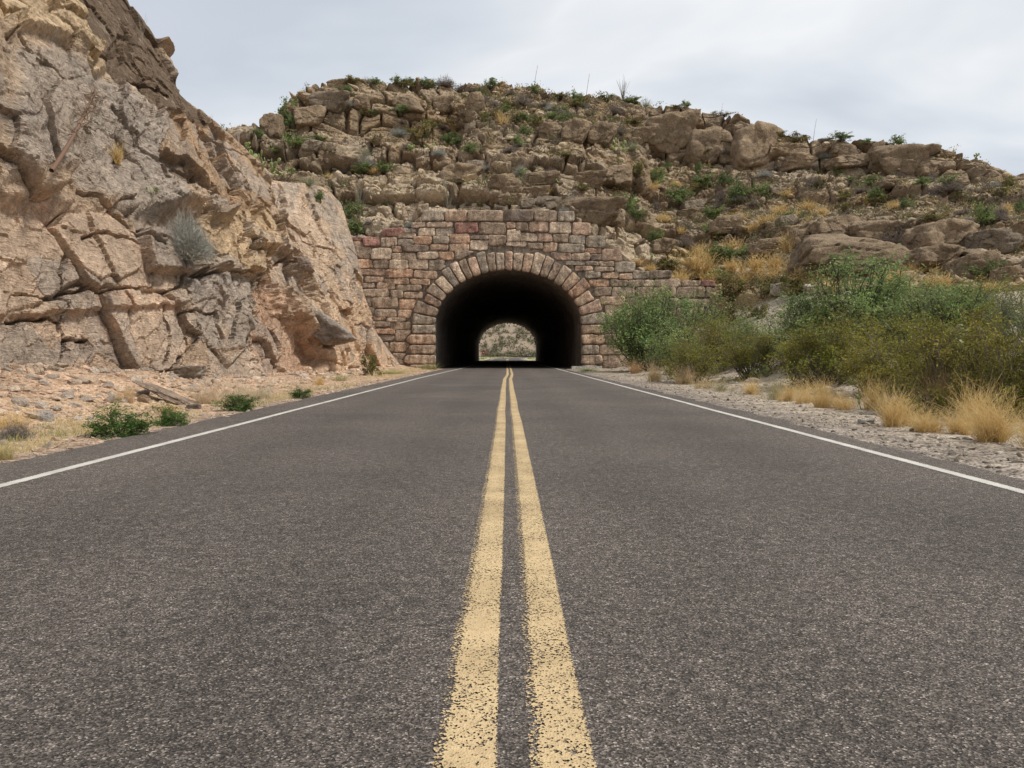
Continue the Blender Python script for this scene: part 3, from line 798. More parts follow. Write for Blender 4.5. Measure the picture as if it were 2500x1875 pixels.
def stone(mb, poly, colr, depth=.12, y0=PY, back=.12, seed=0, facing=-1):
    """a rough-faced stone from its outline in the wall plane"""
    poly = np.asarray(poly, float)
    r = np.random.RandomState(seed)
    n = 30
    P = resample(round_poly(poly, .07, 2), n)
    c = P.mean(0)
    # ragged outline
    ang = np.arange(n)
    jit = np.convolve(np.tile(r.randn(n), 3), [.25, .5, .25], 'same')[n:2 * n] * .028
    dirn = P - c; dirn /= np.linalg.norm(dirn, axis=1)[:, None] + 1e-9
    P = P + dirn * jit[:, None]
    tilt = r.randn(2) * .03
    V = []; cl = []
    fresh = np.array([.56, .43, .31]); 
    rings = [(1.0, -back), (1.0, depth * .45), (.975, depth * .8), (.93, depth * .98)]
    short = min(np.ptp(poly[:, 0]), np.ptp(poly[:, 1])) / 2
    for s_, dz in rings:
        ins = (1 - s_) * short / (np.linalg.norm(P - c, axis=1) + 1e-9)[:, None]
        Q = P + (c - P) * ins * 1.0
        V.append((Q, np.full(n, dz)))
    for s_ in (.72, .42):
        Q = c + (P - c) * s_
        V.append((Q, np.full(n, depth * 1.05)))
    pts, ds = [], []
    for k, (Q, dz) in enumerate(V):
        h_ = fbm(np.stack([Q[:, 0] * 3.1, Q[:, 1] * 3.1, Q[:, 0] * 0 + seed * 3.7], -1), 3, 120) * (.05 if k > 1 else .0)
        dz = dz + (h_ + ((Q - c) @ tilt)) * (1 if k > 0 else 0) + (r.randn(n) * .006 if k > 0 else 0)
        pts.append(Q); ds.append(dz)
    pts = np.concatenate(pts + [c[None]]); ds = np.concatenate(ds + [np.array([depth * 1.08])])
    X = pts[:, 0]; Z = pts[:, 1]; Yv = y0 + facing * ds
    W = np.stack([X, Yv, Z], -1)
    ids = np.arange(6 * n).reshape(6, n); nx = np.roll(ids, -1, 1)
    Fq = np.stack([ids[:-1], nx[:-1], nx[1:], ids[1:]], -1).reshape(-1, 4)
    if facing > 0: Fq = Fq[:, ::-1]
    cen = np.full(n, 6 * n); Ft = np.stack([ids[-1], nx[-1], cen], -1)
    nz = fbm(np.stack([X * 2.2, Z * 2.2, X * 0 + seed * 1.3], -1), 3, 121)
    cc = (np.array(colr) * .82 + np.array([.33, .255, .195]) * .18) * 1.12; cc = cc * (1 + .42 * nz[:, None])
    wv = sstep(.18, .42, fbm(np.stack([X * 3 + 9, Z * 3, X * 0 + seed * 2.1], -1), 3, 122))[:, None] * .55
    cc = cc * (1 - wv) + fresh * wv if r.rand() < .5 else cc * (1 - wv) + np.array([.22, .19, .17]) * wv
    mb.add(W, Fq, cc); n_before = mb.n - len(W)
    mb.F3.append(Ft + n_before)
portal = empty('tunnel_portal', (0, 0, 0))
tag(portal, 'rubble stone portal wall of brown and pink blocks round the tunnel mouth', 'stone portal')
# arch stones: jambs, then the ring
def ell(a, s=1.0, off=0.0):
    p = np.array([TCX + TA * math.cos(a), TS + TB * math.sin(a)])
    nrm = np.array([math.cos(a) / TA, math.sin(a) / TB]); nrm /= np.linalg.norm(nrm)
    return p, nrm
arc = np.linspace(0, math.pi, 2000)
pp = np.array([ell(a)[0] for a in arc]); sl_ = np.concatenate([[0], np.cumsum(np.linalg.norm(np.diff(pp, axis=0), axis=1))])
ws = np.array([rs.uniform(.86, 1.16) for _ in range(24)]); ws = np.concatenate([[0], np.cumsum(ws)]) / ws.sum() * sl_[-1]
aj = np.interp(ws, sl_, arc)
quads = []
vcol = list('gpkokttbcktpcbgpbcgctpbgpt')
for i in range(24):
    a0, a1_ = aj[i], aj[i + 1]
    Ld = rs.uniform(1.3, 1.62)
    p0, n0_ = ell(a0); p1, n1_ = ell(a1_)
    if i in (0, 1, 22, 23): Ld += .35
    quads.append(np.array([p0, p0 + n0_ * Ld, p1 + n1_ * (Ld + rs.uniform(-.05, .08)), p1]))
for side in (-1, 1):
    zz = [-.15, .32, 1.02, 1.75, 2.5, TS]
    for k in range(5):
        Ld = [1.95, 2.15, 1.85, 1.95, 1.75][k] if side < 0 else [1.2, 1.6, 1.35, 1.75, 1.65][k]
        x0 = TCX + side * TA; x1 = x0 + side * Ld
        q4 = [np.array([x0, zz[k]]), np.array([x1, zz[k] + .02]), np.array([x1 - side * .05, zz[k + 1]]), np.array([x0, zz[k + 1]])]
        if side < 0 and k in (1, 2, 3): q4.insert(2, np.array([x1 + side * .28, (zz[k] + zz[k + 1]) / 2]))
        quads.append(np.array(q4))
arch_polys = []
for qd in quads:
    if .5 * np.sum(qd[:, 0] * np.roll(qd[:, 1], -1) - qd[:, 1] * np.roll(qd[:, 0], -1)) < 0: qd = qd[::-1]
    arch_polys.append(qd)
def shrink(P, g):
    c = P.mean(0); Q = P.copy()
    n = len(P)
    for i in range(n):
        a, b_ = P[i], P[(i + 1) % n]; e_ = b_ - a; n_ = np.array([e_[1], -e_[0]]); n_ /= np.linalg.norm(n_) + 1e-9
        if (c - a) @ n_ > 0: n_ = -n_
        Q = clip_half(Q, a - n_ * g, n_)
        if len(Q) < 3: return P
    return Q
for i, qd in enumerate(arch_polys):
    m = MB(); cc = CODES[vcol[i % len(vcol)]] if i < 24 else CODES['ttbkgbtgkk'[i - 24]]
    stone(m, shrink(qd, .03), np.array(cc) * rs.uniform(.9, 1.1), depth=.2, back=.35, seed=500 + i)
    # deepen so the soffit of the ring is stone too
    m.build('arch_stone', M_STONE, portal)
# courses traced from the photograph: (u0, u1, v0, v1, colour)
ST = []
def row(v0, v1, us, cols=None):
    for i in range(len(us) - 1): ST.append((us[i], us[i + 1], v0, v1, cols[i] if cols and i < len(cols) else None))
COP = [(1030, 1086, 'g'), (1086, 1142, 'k'), (1142, 1230, 'b'), (1230, 1303, 'd'), (1303, 1361, 'b'), (1361, 1402, 'g')]
for a, b_, c in [(1005, 1042, 't'), (1042, 1109, 't')]: ST.append((a, b_, 542, 557.5, c))
ST += [(1109, 1168, 542, 571, 'r'), (1168, 1236, 543, 574, 'b'), (1236, 1259, 542, 560, 'k'), (1259, 1291, 542, 566, 'b'), (1291, 1338, 542, 568, 'p'), (1338, 1395, 542, 572, 'c'), (1395, 1440, 543, 574, 'p'),
       (935, 987, 556, 578, 'r'), (987, 1018, 556, 568, 'g'), (971, 1019, 568, 583, 't'), (1019, 1063, 557.5, 577, 'c'), (1063, 1109, 557.5, 577, 'g'),
       (836, 887, 579, 589, 'r'), (845, 887, 589, 608, 'k'), (887, 931, 578, 603, 'r'), (931, 971, 578, 604, 't'), (971, 1011, 583, 600, 'g'), (1011, 1056, 577, 598, 'o'), (1056, 1100, 577, 597, 'g'),
       (1100, 1147, 571, 595, 'o'), (1147, 1193, 574, 586, 'd'), (1193, 1236, 574, 600, 'b'), (1236, 1270, 560, 590, 'c'), (1270, 1312, 568, 590, 'c'), (1312, 1348, 570, 591, 'p'), (1348, 1388, 572, 593, 'b'),
       (1388, 1429, 573, 596, 'g'), (1429, 1480, 575, 605, 'g'),
       (810, 836, 608, 634, 'b'), (836, 868, 608, 634, 'b'), (868, 908, 603, 632, 'b'), (908, 958, 604, 633, 'c'), (958, 984, 600, 616, 'k'), (984, 1050, 598, 615, 'd'), (1050, 1098, 597, 613, 'p'), (1098, 1147, 595, 613, 'k'),
       (1147, 1193, 586, 611, 'c'), (1236, 1286, 590, 602, 'c'), (1286, 1326, 591, 607, 't'), (1326, 1363, 592, 616, 'k'), (1363, 1426, 594, 618, 'g'), (1426, 1469, 605, 620, 'o'), (1469, 1518, 605, 638, 'p'),
       (958, 1019, 616, 634, 't'), (1019, 1071, 615, 634, 'c'), (1071, 1111, 613, 637, 'o'), (1111, 1165, 611, 634, 'b'), (1343, 1396, 616, 635, 'p'), (1396, 1439, 618, 636, 't'), (1439, 1472, 620, 637, 'd'),
       (808, 839, 634, 650, 'b'), (839, 862, 634, 650, 'c'), (862, 912, 632, 656, 'o'), (912, 951, 634, 658, 'b'), (951, 999, 634, 658, 'c'), (999, 1047, 634, 660, 't'), (1047, 1088, 634, 647, 'g'), (1047, 1088, 647, 661, 'g'),
       (1380, 1426, 635, 648, 'g'), (1426, 1461, 636, 650, 'd'), (1461, 1499, 638, 651, 'b'), (1499, 1549, 638, 667, 'g'),
       (805, 840, 650, 672, 'b'), (840, 869, 651, 672, 'p'), (869, 943, 656, 674, 'p'), (943, 1011, 658, 680, 'o'), (1011, 1070, 660, 681, 'k'), (1403, 1448, 649, 662, 'k'), (1448, 1499, 650, 664, 't'),
       (805, 848, 672, 689, 'b'), (848, 891, 672, 688, 'b'), (891, 939, 674, 691, 'p'), (939, 1001, 680, 694, 'k'), (1001, 1052, 681, 696, 'k'), (1425, 1467, 663, 680, 'g'), (1467, 1511, 664, 682, 'k'), (1511, 1544, 667, 682, 'k'),
       (1544, 1584, 660, 681, 'g'), (1584, 1640, 660, 680, 'd'),
       (805, 843, 689, 704, 'b'), (843, 866, 688, 704, 'b'), (866, 919, 690, 704, 't'), (919, 966, 691, 709, 'p'), (966, 1032, 695, 711, 'b'), (1438, 1487, 681, 701, 'o'), (1487, 1533, 682, 700, 'b'), (1533, 1571, 681, 700, 'b'), (1571, 1597, 681, 700, 'c'),
       (1597, 1661, 680, 700, 't'), (1661, 1710, 683, 700, 't'), (1710, 1745, 683, 700, 'r'), 
       (830, 859, 704, 719, 'g'), (859, 885, 704, 723, 't'), (885, 952, 704, 726, 't'), (952, 987, 709, 728, 't'), (987, 1034, 711, 729, 't'), (1448, 1492, 701, 722, 'b'), (1492, 1550, 701, 726, 't'), (1550, 1592, 700, 727, 'b'), (1592, 1650, 700, 727, 't'), (1650, 1720, 700, 727, 'b'), (1720, 1745, 701, 727, 'b'),
       (830, 911, 724, 750, 'b'), (911, 974, 726, 753, 't'), (974, 1022, 729, 757, 'o'), (1462, 1524, 722, 745, 'k'), (1524, 1580, 726, 748, 't'), (1580, 1660, 727, 750, 'b'), (1660, 1740, 727, 750, 'b'), 
       (850, 915, 750, 771, 'b'), (915, 970, 753, 774, 't'), (970, 1012, 757, 776, 'k'), (860, 944, 771, 785, 'p'), (944, 994, 774, 786, 't'), (870, 904, 785, 800, 'b'), (904, 954, 785, 800, 'b'), (954, 1008, 786, 805, 'b'),
       (880, 915, 800, 817, 't'), (915, 964, 800, 817, 'o'), (964, 1010, 805, 834, 't'), (890, 925, 817, 834, 'd'), (925, 964, 817, 834, 'd'), (890, 950, 834, 861, 'b'), (950, 1002, 834, 861, 'k'), (900, 955, 861, 884, 'b'), (955, 992, 861, 884, 'b'),
       (900, 955, 884, 905, 'b'), (955, 1063, 876, 905, 'b'),
       (1466, 1520, 745, 765, 't'), (1520, 1590, 748, 772, 'k'), (1590, 1650, 750, 774, 'b'), (1650, 1720, 750, 774, 't'), (1720, 1745, 750, 774, 'b'), (1462, 1560, 765, 790, 'b'), (1560, 1640, 774, 796, 't'), (1640, 1720, 774, 796, 'b'), (1720, 1745, 774, 796, 'b'),
       (1455, 1560, 790, 815, 't'), (1560, 1640, 796, 820, 'b'), (1640, 1720, 796, 820, 't'), (1455, 1560, 815, 840, 'b'), (1560, 1640, 820, 845, 'k'), (1640, 1700, 820, 845, 'b'), (1450, 1560, 840, 866, 't'), (1560, 1640, 845, 872, 'b'), (1450, 1550, 866, 900, 'b'), (1550, 1620, 872, 900, 't')]
facing = MB()
for i, (u0, u1, v0, v1, c) in enumerate(ST):
    x0, x1, z0, z1 = wx(u0), wx(u1), wz(v1), wz(v0)
    jt = lambda s=.06: rs.uniform(-s, s)
    P = np.array([[x0 + jt(), z0 + jt()], [x1 + jt(), z0 + jt()], [x1 + jt(), z1 + jt()], [x0 + jt(), z1 + jt()]])
    ok = True
    for qd in arch_polys:
        c_ = qd.mean(0)
        # overlap test by clipping the stone with the arch stone
        I = P.copy(); n = len(qd)
        edges = []
        for k in range(n):
            a, b_ = qd[k], qd[(k + 1) % n]; e_ = b_ - a; n_ = np.array([e_[1], -e_[0]]); n_ /= np.linalg.norm(n_)
            if (c_ - a) @ n_ > 0: n_ = -n_
            edges.append((a, n_))
            if len(I) > 2: I = clip_half(I, a + n_ * .0, n_)
        if len(I) > 2 and area(I) > .002:
            best = None
            for a, n_ in edges:
                Q = clip_half(P, a, -n_)
                if len(Q) > 2 and (best is None or area(Q) > area(best)): best = Q
            if best is None or area(best) < .06: ok = False; break
            P = best
    if not ok or area(P) < .06: continue
    inside_open = (abs(P.mean(0)[0] - TCX) < TA and P.mean(0)[1] < TS + TB * math.sqrt(max(0, 1 - ((P.mean(0)[0] - TCX) / TA) ** 2)))
    if inside_open: continue
    P = shrink(P, .02)
    stone(facing, P, np.array(CODES[c]) * rs.uniform(.88, 1.1) if c else pal(rs), depth=rs.uniform(.07, .14), seed=i)
facing.build('wall_facing', M_STONE, portal)
for i, (a, b_, c) in enumerate(COP):
    m = MB(); x0, x1 = wx(a) + .02, wx(b_) - .02
    zt_ = wz(513 + rs.uniform(-1, 1.2) + (2 if i == 5 else 0))
    stone(m, np.array([[x0, wz(541)], [x1, wz(541)], [x1, zt_], [x0, zt_]]), np.array(CODES[c]) * 1.0, depth=.18, back=.5, seed=900 + i)
    # top bed of the coping
    m.build('coping_stone', M_STONE, portal)
# mortar core: stepped top outline, arch opening left clear
TOPS = [(780, 581), (935, 581), (935, 559), (1005, 559), (1005, 545), (1032, 545), (1032, 517), (1400, 517), (1400, 547), (1437, 547), (1437, 579), (1478, 579), (1478, 609), (1516, 609), (1516, 641), (1547, 641), (1547, 664), (1638, 664), (1638, 686), (1745, 688)]
tx = [wx(a) for a, _ in TOPS]; tz = [wz(b_) for _, b_ in TOPS]
xw = np.unique(np.concatenate([np.linspace(tx[0], tx[-1], 260), np.array(tx), np.linspace(TCX - TA, TCX + TA, 160)]))
def top_at(x, right):
    for k in range(len(tx) - 1):
        if tx[k] <= x + (1e-6 if right else -1e-6) < tx[k + 1] + 1e-9 and tx[k + 1] - tx[k] > 1e-6: return tz[k]
    return tz[-1]
core = MB(); THK = 1.1
for xa, xb in zip(xw[:-1], xw[1:]):
    if xb - xa < 1e-5: continue
    mid = (xa + xb) / 2; zt_ = top_at(mid, True)
    def bot(x):
        f_ = 1 - ((x - TCX) / (TA + .12)) ** 2
        return TS + (TB + .12) * math.sqrt(f_) if f_ > 0 else -1.0
    za, zb_ = bot(xa), bot(xb)
    if zt_ <= max(za, zb_): continue
    y0, y1 = PY + .02, PY + THK
    V = [(xa, y0, za), (xb, y0, zb_), (xb, y0, zt_), (xa, y0, zt_), (xa, y1, za), (xb, y1, zb_), (xb, y1, zt_), (xa, y1, zt_)]
    Fq = [[0, 1, 2, 3], [3, 2, 6, 7], [5, 4, 7, 6]]
    zl_ = top_at(xa - 1e-3, False)
    if zl_ < zt_ - .05: Fq.append([0, 3, 7, 4])
    zr_ = top_at(xb + 1e-3, True)
    if zr_ < zt_ - .05: Fq.append([2, 1, 5, 6])
    core.add(V, np.array(Fq), (.235, .195, .155))
core.build('mortar_bed', M_STONE, portal, smooth=False)
ft = MB()
def add_box(mb, x0, x1, y0, y1, z0, z1, col):
    V = [(x0, y0, z0), (x1, y0, z0), (x1, y1, z0), (x0, y1, z0), (x0, y0, z1), (x1, y0, z1), (x1, y1, z1), (x0, y1, z1)]
    mb.add(V, np.array([[0, 3, 2, 1], [4, 5, 6, 7], [0, 1, 5, 4], [1, 2, 6, 5], [2, 3, 7, 6], [3, 0, 4, 7]]), col)
add_box(ft, wx(1395), wx(1468), PY - .55, PY + .3, -.3, .17, (.50, .49, .46))
ft.build('concrete_footing', M_STONE, portal, smooth=False)

# lining: ribbed dark concrete vault, open at both ends
TY1 = 158.0
lin = empty('tunnel', (0, 60, 0)); tag(lin, 'dark concrete road tunnel running straight through the hill', 'tunnel')
prof = [(TCX - TA - .1, -.3), (TCX - TA - .1, TS * .5), (TCX - TA - .1, TS)] + [(TCX + (TA + .1) * math.cos(a), TS + (TB + .1) * math.sin(a)) for a in np.linspace(math.pi, 0, 49)[1:-1]] + [(TCX + TA + .1, TS), (TCX + TA + .1, TS * .5), (TCX + TA + .1, -.3)]
prof = np.array(prof)
ysl = np.unique(np.concatenate([np.linspace(PY + .3, TY1, 240)]))
PV = np.stack([np.broadcast_to(prof[None, :, 0], (len(ysl), len(prof))), np.broadcast_to(ysl[:, None], (len(ysl), len(prof))), np.broadcast_to(prof[None, :, 1], (len(ysl), len(prof)))], -1).copy()
cen = np.array([TCX, 0, 2.5]); dv = PV - cen; dv[..., 1] = 0; dv /= np.linalg.norm(dv, axis=-1, keepdims=True)
rough_ = fbm(PV * 1.2, 3, 131) * .05 + ((np.floor((PV[..., 1]) / 1.5) % 2) * .03)
PV = PV + dv * (np.clip(rough_, -.05, .1) + .02)[..., None]
lc = np.array([.24, .205, .175]) * (1 + .5 * fbm(PV * np.array([.5, .3, 1.2]), 4, 132))[..., None]
o = link_mesh('vault_lining', PV - np.array([0, 60, 0]), [grid_faces(*PV.shape[:2])], M_STONE, lin, col=lc, smooth=False)
# far mouth: ragged arch stones and a wall round them
fm = MB()
for i, qd in enumerate(arch_polys[:24]):
    m = MB(); q2 = qd.copy()
    c_ = np.array([TCX, TS])
    stone(m, shrink(c_ + (q2 - c_) * .985, .04), pal(rs), depth=.15, back=.4, seed=700 + i, y0=TY1 + .1, facing=-1)
    V = np.concatenate(m.V); V[:, 1] -= 60
    fm.add(V, np.concatenate(m.F4), np.concatenate(m.col))
fm.build('far_mouth_ring', M_STONE, lin)
fw = MB()
for xa, xb in zip(np.linspace(-20, 20, 161)[:-1], np.linspace(-20, 20, 161)[1:]):
    def bot2(x):
        f_ = 1 - ((x - TCX) / (TA + .14)) ** 2
        return TS + (TB + .14) * math.sqrt(f_) if f_ > 0 else -1
    za, zb_ = bot2(xa), bot2(xb)
    fw.add([(xa, TY1 - 60 + .3, za), (xb, TY1 - 60 + .3, zb_), (xb, TY1 - 60 + .3, 12), (xa, TY1 - 60 + .3, 12)], np.array([[0, 1, 2, 3]]), (.3, .25, .2))
fw.build('far_mouth_wall', M_STONE, lin, smooth=False)
# small red marker on a post beyond the tunnel
p = at(1181, 868, 172.0)
sg = empty('marker_sign', (p[0], 172.0, 0.0)); tag(sg, 'small dark red marker sign on a thin post beyond the far tunnel mouth', 'road sign')
m = MB(); tube(m, [(0, 0.05, -.2), (0, 0.05, 1.95)], .04, (.08, .08, .08), 6); m.build('post', M_SIGN, sg)
m = MB(); add_box(m, -.28, .28, -.02, .02, 1.25, 1.9, (.30, .03, .03)); m.build('panel', M_SIGN, sg, smooth=False)
m = MB(); add_box(m, -.08, .08, -.03, -.021, 1.5, 1.66, (.7, .65, .6)); m.build('reflector', M_SIGN, sg, smooth=False)
#=====PART4=====
# ------------------------------------------------------------------ rocks
def ico(level):
    t_ = (1 + 5 ** .5) / 2
    V = [(-1, t_, 0), (1, t_, 0), (-1, -t_, 0), (1, -t_, 0), (0, -1, t_), (0, 1, t_), (0, -1, -t_), (0, 1, -t_), (t_, 0, -1), (t_, 0, 1), (-t_, 0, -1), (-t_, 0, 1)]
    V = [np.array(v) / np.linalg.norm(v) for v in V]
    Fc = [(0, 11, 5), (0, 5, 1), (0, 1, 7), (0, 7, 10), (0, 10, 11), (1, 5, 9), (5, 11, 4), (11, 10, 2), (10, 7, 6), (7, 1, 8), (3, 9, 4), (3, 4, 2), (3, 2, 6), (3, 6, 8), (3, 8, 9), (4, 9, 5), (2, 4, 11), (6, 2, 10), (8, 6, 7), (9, 8, 1)]
    for _ in range(level):
        cache = {}; nf = []
        def mid(a, b_):
            k = (min(a, b_), max(a, b_))
            if k not in cache:
                m_ = V[a] + V[b_]; V.append(m_ / np.linalg.norm(m_)); cache[k] = len(V) - 1
            return cache[k]
        for a, b_, c in Fc:
            x, y, z = mid(a, b_), mid(b_, c), mid(c, a)
            nf += [(a, x, z), (b_, y, x), (c, z, y), (x, y, z)]
        Fc = nf
    return np.array(V), np.array(Fc)
ICO1, ICF1 = ico(1); ICO4, ICF4 = ico(4)
def rock_shape(dirs, seed, boxy=True, rough=.04):
    r = np.random.RandomState(seed)
    if boxy:
        n = np.array([[1, 0, 0], [-1, 0, 0], [0, 1, 0], [0, -1, 0], [0, 0, 1], [0, 0, -1]], float) + r.randn(6, 3) * .14
        n2 = r.choice([-1, 1], (9, 3)) * r.uniform(.35, 1, (9, 3)); n = np.vstack([n, n2])
        dd = np.concatenate([r.uniform(.82, 1.0, 6), r.uniform(1.02, 1.35, 9)])
    else:
        n = r.randn(14, 3); dd = r.uniform(.7, 1.05, 14)
    n /= np.linalg.norm(n, axis=1)[:, None]
    if boxy: dd[6:] = r.uniform(1.16, 1.5, 9)
    dots = dirs @ n.T
    q_ = np.where(dots > .05, dd[None] / np.maximum(dots, .05), 9)
    rad = (np.sum(q_ ** -15.0, axis=1)) ** (-1 / 15.0)
    P = dirs * rad[:, None]
    if rough > 0:
        a_, b_, rr_, vv_ = voronoi(P * 1.25 + seed * 3.1, seed, .9)
        P = P * (1 + ((rr_(1) - .5) * .16 - .07 * (1 - sstep(0, .09, b_ - a_)) + (rr_(2) - .5) * vv_[..., 0] * .14)[:, None])
        P = P * (1 + rough * 2.2 * fbm(P * 1.6 + seed, 4, 140)[:, None] + rough * ridged(P * 3.0 + seed, 3, 141)[:, None] * .7)
    return P
ROCKS1 = [rock_shape(ICO1, 1000 + i, False, .0) for i in range(24)]
def scatter_rocks(name, pos, size, cols, seed, flat=.65):
    r = np.random.RandomState(seed); n = len(pos)
    Vs, Cs = [], []
    an = r.uniform(0, 6.283, n); tl = r.randn(n) * .35
    pick = r.randint(0, len(ROCKS1), n)
    base = np.stack(ROCKS1)[pick] * np.stack([r.uniform(.8, 1.3, n), r.uniform(.7, 1.1, n), r.uniform(.45, .9, n) * flat / .65], -1)[:, None]
    ca, sa = np.cos(an)[:, None], np.sin(an)[:, None]; ct, st_ = np.cos(tl)[:, None], np.sin(tl)[:, None]
    x, y, z = base[..., 0], base[..., 1] * ct - base[..., 2] * st_, base[..., 1] * st_ + base[..., 2] * ct
    V = np.stack([x * ca - y * sa, x * sa + y * ca, z], -1) * size[:, None, None] + pos[:, None]
    Fa = (ICF1[None] + (np.arange(n) * len(ICO1))[:, None, None]).reshape(-1, 3)
    col = np.repeat(cols[:, None], len(ICO1), 1)
    o = link_mesh(name, V.reshape(-1, 3), [Fa], M_BOULDER, col=col.reshape(-1, 3), smooth=False)
    return o
rng = np.random.RandomState(11)
# loose stones of the left talus and verge
def talus(n, x0, x1, y0, y1, smin, smax, pw, cols, seed, power=1.0):
    r = np.random.RandomState(seed)
    y = y0 * (y1 / y0) ** (r.rand(n) ** power); x = r.uniform(x0, x1, n)
    s_ = smin * (smax / smin) ** (r.rand(n) ** pw)
    z = ground_h(x, y) + s_ * .12
    c = np.array(cols)[r.randint(0, len(cols), n)] * r.uniform(.8, 1.15, n)[:, None]
    return np.stack([x, y, z], -1), s_, c
LC = [(.62, .48, .36), (.56, .41, .29), (.50, .41, .33), (.62, .45, .32), (.44, .36, .29)]
P1 = talus(3000, -10.6, -6.6, 9, 58, .02, .15, 3.0, LC, 1)
P2 = talus(1900, -6.6, -4.3, 7, 56, .012, .06, 2, LC, 2)
tag(scatter_rocks('talus_rubble', np.concatenate([P1[0], P2[0]]), np.concatenate([P1[1], P2[1]]), np.concatenate([P1[2], P2[2]]), 3), kind='stuff')
RC = [(.50, .43, .34), (.42, .36, .28), (.53, .47, .39), (.26, .22, .18), (.37, .31, .25)]
P3 = talus(5600, 3.8, 7.6, 5, 50, .008, .035, 1.6, RC, 4)
P4 = talus(1500, 7.0, 18, 12, 56, .03, .16, 2.2, RC, 6)
tag(scatter_rocks('verge_gravel', np.concatenate([P3[0], P4[0]]), np.concatenate([P3[1], P4[1]]), np.concatenate([P3[2], P4[2]]), 5), kind='stuff')
# rubble on the benches of the hill
up_ = NA[nl:nl + R][..., 2]
pr_ = np.clip(up_ - .35, 0, 1) ** 1.3 * (1 + 1.2 * rub); pr_ /= pr_.sum()
pick = rng.choice(pr_.size, 1700, p=pr_.ravel())
hp_ = HA[nl:nl + R].reshape(-1, 3)[pick]; hc_ = col[nl:nl + R].reshape(-1, 3)[pick]
sz = .07 * (.5 / .07) ** (rng.rand(len(pick)) ** 2.6)
tag(scatter_rocks('hillside_rubble', hp_ + np.array([0, 0, .03]) + rng.randn(len(pick), 3) * [.15, .15, .02], sz, (hc_ * .65 + np.array([.42, .32, .22]) * .35) * rng.uniform(.75, 1.2, len(pick))[:, None], 7), kind='stuff')

ENT = []      # (object, look, zone, photo u)
BOULD = [rock_shape(ICO4, 2000 + i, True, .045) for i in range(9)]
def boulder(u, v, w, h, tone=None, zone=None, look='brown weathered boulder', rot=0.0, seed=None, depth=.85, label=None, group='boulders on the rocky hill', sinkv=.1, tiltx=0.0):
    r_ = hit(u, v - 2)
    if r_ is None: return
    p, _n = r_; Yd_ = p.y; W, H = w * Yd_ / F, h * Yd_ / F
    seed = seed if seed is not None else int(u * 7 + v)
    S_ = BOULD[seed % len(BOULD)]
    V = S_ * np.array([W / 2, W / 2 * depth, H / 2]) * 1.04
    cr_, sr_ = math.cos(rot), math.sin(rot)
    V = np.stack([V[:, 0] * cr_ - V[:, 2] * sr_, V[:, 1], V[:, 0] * sr_ + V[:, 2] * cr_], -1)
    tone = np.array(tone if tone is not None else brown)
    Vw = V + np.array(p)
    cc = tone * (1 + .3 * fbm(Vw * 1.1, 3, 150)[:, None])
    s_ = sstep(.1, .5, fbm(Vw * .8 + 5, 4, 151))[:, None] * .5
    cc = cc * (1 - s_) + np.array(dark) * s_
    o = link_mesh('boulder', V, [ICF4], M_HILL if group.startswith('boulders on') else M_CLIFF, col=cc)
    o.location = (p.x, p.y + W * depth * .28, p.z + H * (.5 - sinkv))
    tag(o, label, 'boulder', group)
    if not label: ENT.append((o, look, zone, u))
    return o
LB = 'the lower ledges above the tunnel'; TB_ = "the hill's upper cliff band"; RB = 'the scrubby slope right of the tunnel'; UL = "the hill's left shoulder"
for a in [(1437, 543, 135, 66, LB), (1493, 549, 50, 36, LB), (1527, 552, 24, 32, LB), (1558, 555, 38, 42, LB), (1338, 512, 64, 34, LB), (1305, 490, 62, 34, LB), (1285, 510, 32, 22, LB),
          (1240, 500, 52, 28, LB), (1316, 460, 92, 34, LB), (1228, 478, 76, 52, LB), (1213, 425, 36, 42, LB), (1250, 430, 45, 50, LB), (1437, 457, 74, 38, LB), (1505, 450, 76, 48, LB), (1162, 430, 55, 40, LB), (1120, 452, 90, 48, LB),
          (1402, 350, 64, 56, TB_), (1467, 354, 66, 50, TB_), (1340, 342, 58, 42, TB_), (1632, 370, 118, 95, TB_), (1716, 398, 92, 88, TB_), (1780, 402, 56, 58, TB_), (1846, 410, 102, 104, TB_), (1762, 345, 38, 30, TB_), (1570, 345, 50, 34, TB_),
          (2200, 422, 122, 74, TB_), (2077, 411, 80, 30, TB_), (2060, 383, 52, 38, TB_), (2138, 412, 34, 60, TB_), (2270, 430, 46, 30, TB_), (1950, 410, 74, 34, TB_),
          (1690, 519, 44, 28, RB), (1685, 539, 56, 30, RB), (1770, 567, 72, 36, RB), (1618, 620, 54, 36, RB), (1750, 622, 62, 22, RB), (1870, 627, 64, 36, RB),
          (1920, 556, 38, 28, RB), (1920, 584, 56, 32, RB), (1873, 620, 70, 34, RB), (1954, 613, 46, 56, RB), (2088, 664, 222, 92, RB), (2035, 588, 92, 56, RB), (2132, 592, 96, 58, RB), (2308, 614, 136, 74, RB), (2428, 619, 104, 62, RB), (2468, 690, 64, 42, RB), (2380, 680, 90, 60, RB),
          (2290, 650, 110, 50, RB), (1905, 478, 40, 22, RB), (2180, 462, 70, 24, RB),
          (663, 332, 46, 58, UL), (752, 308, 66, 44, UL), (760, 371, 42, 26, UL), (798, 371, 30, 22, UL), (800, 268, 86, 46, UL), (880, 265, 42, 34, UL), (990, 268, 60, 40, UL), (1080, 270, 44, 38, UL), (1160, 270, 40, 44, UL), (830, 220, 60, 26, UL)]:
    tone_ = np.array(brown) * rng.uniform(.82, 1.1) if rng.rand() < .85 else np.array(grey) * rng.uniform(.8, .95)
    boulder(*a[:4], tone=tone_, zone='on ' + a[4])
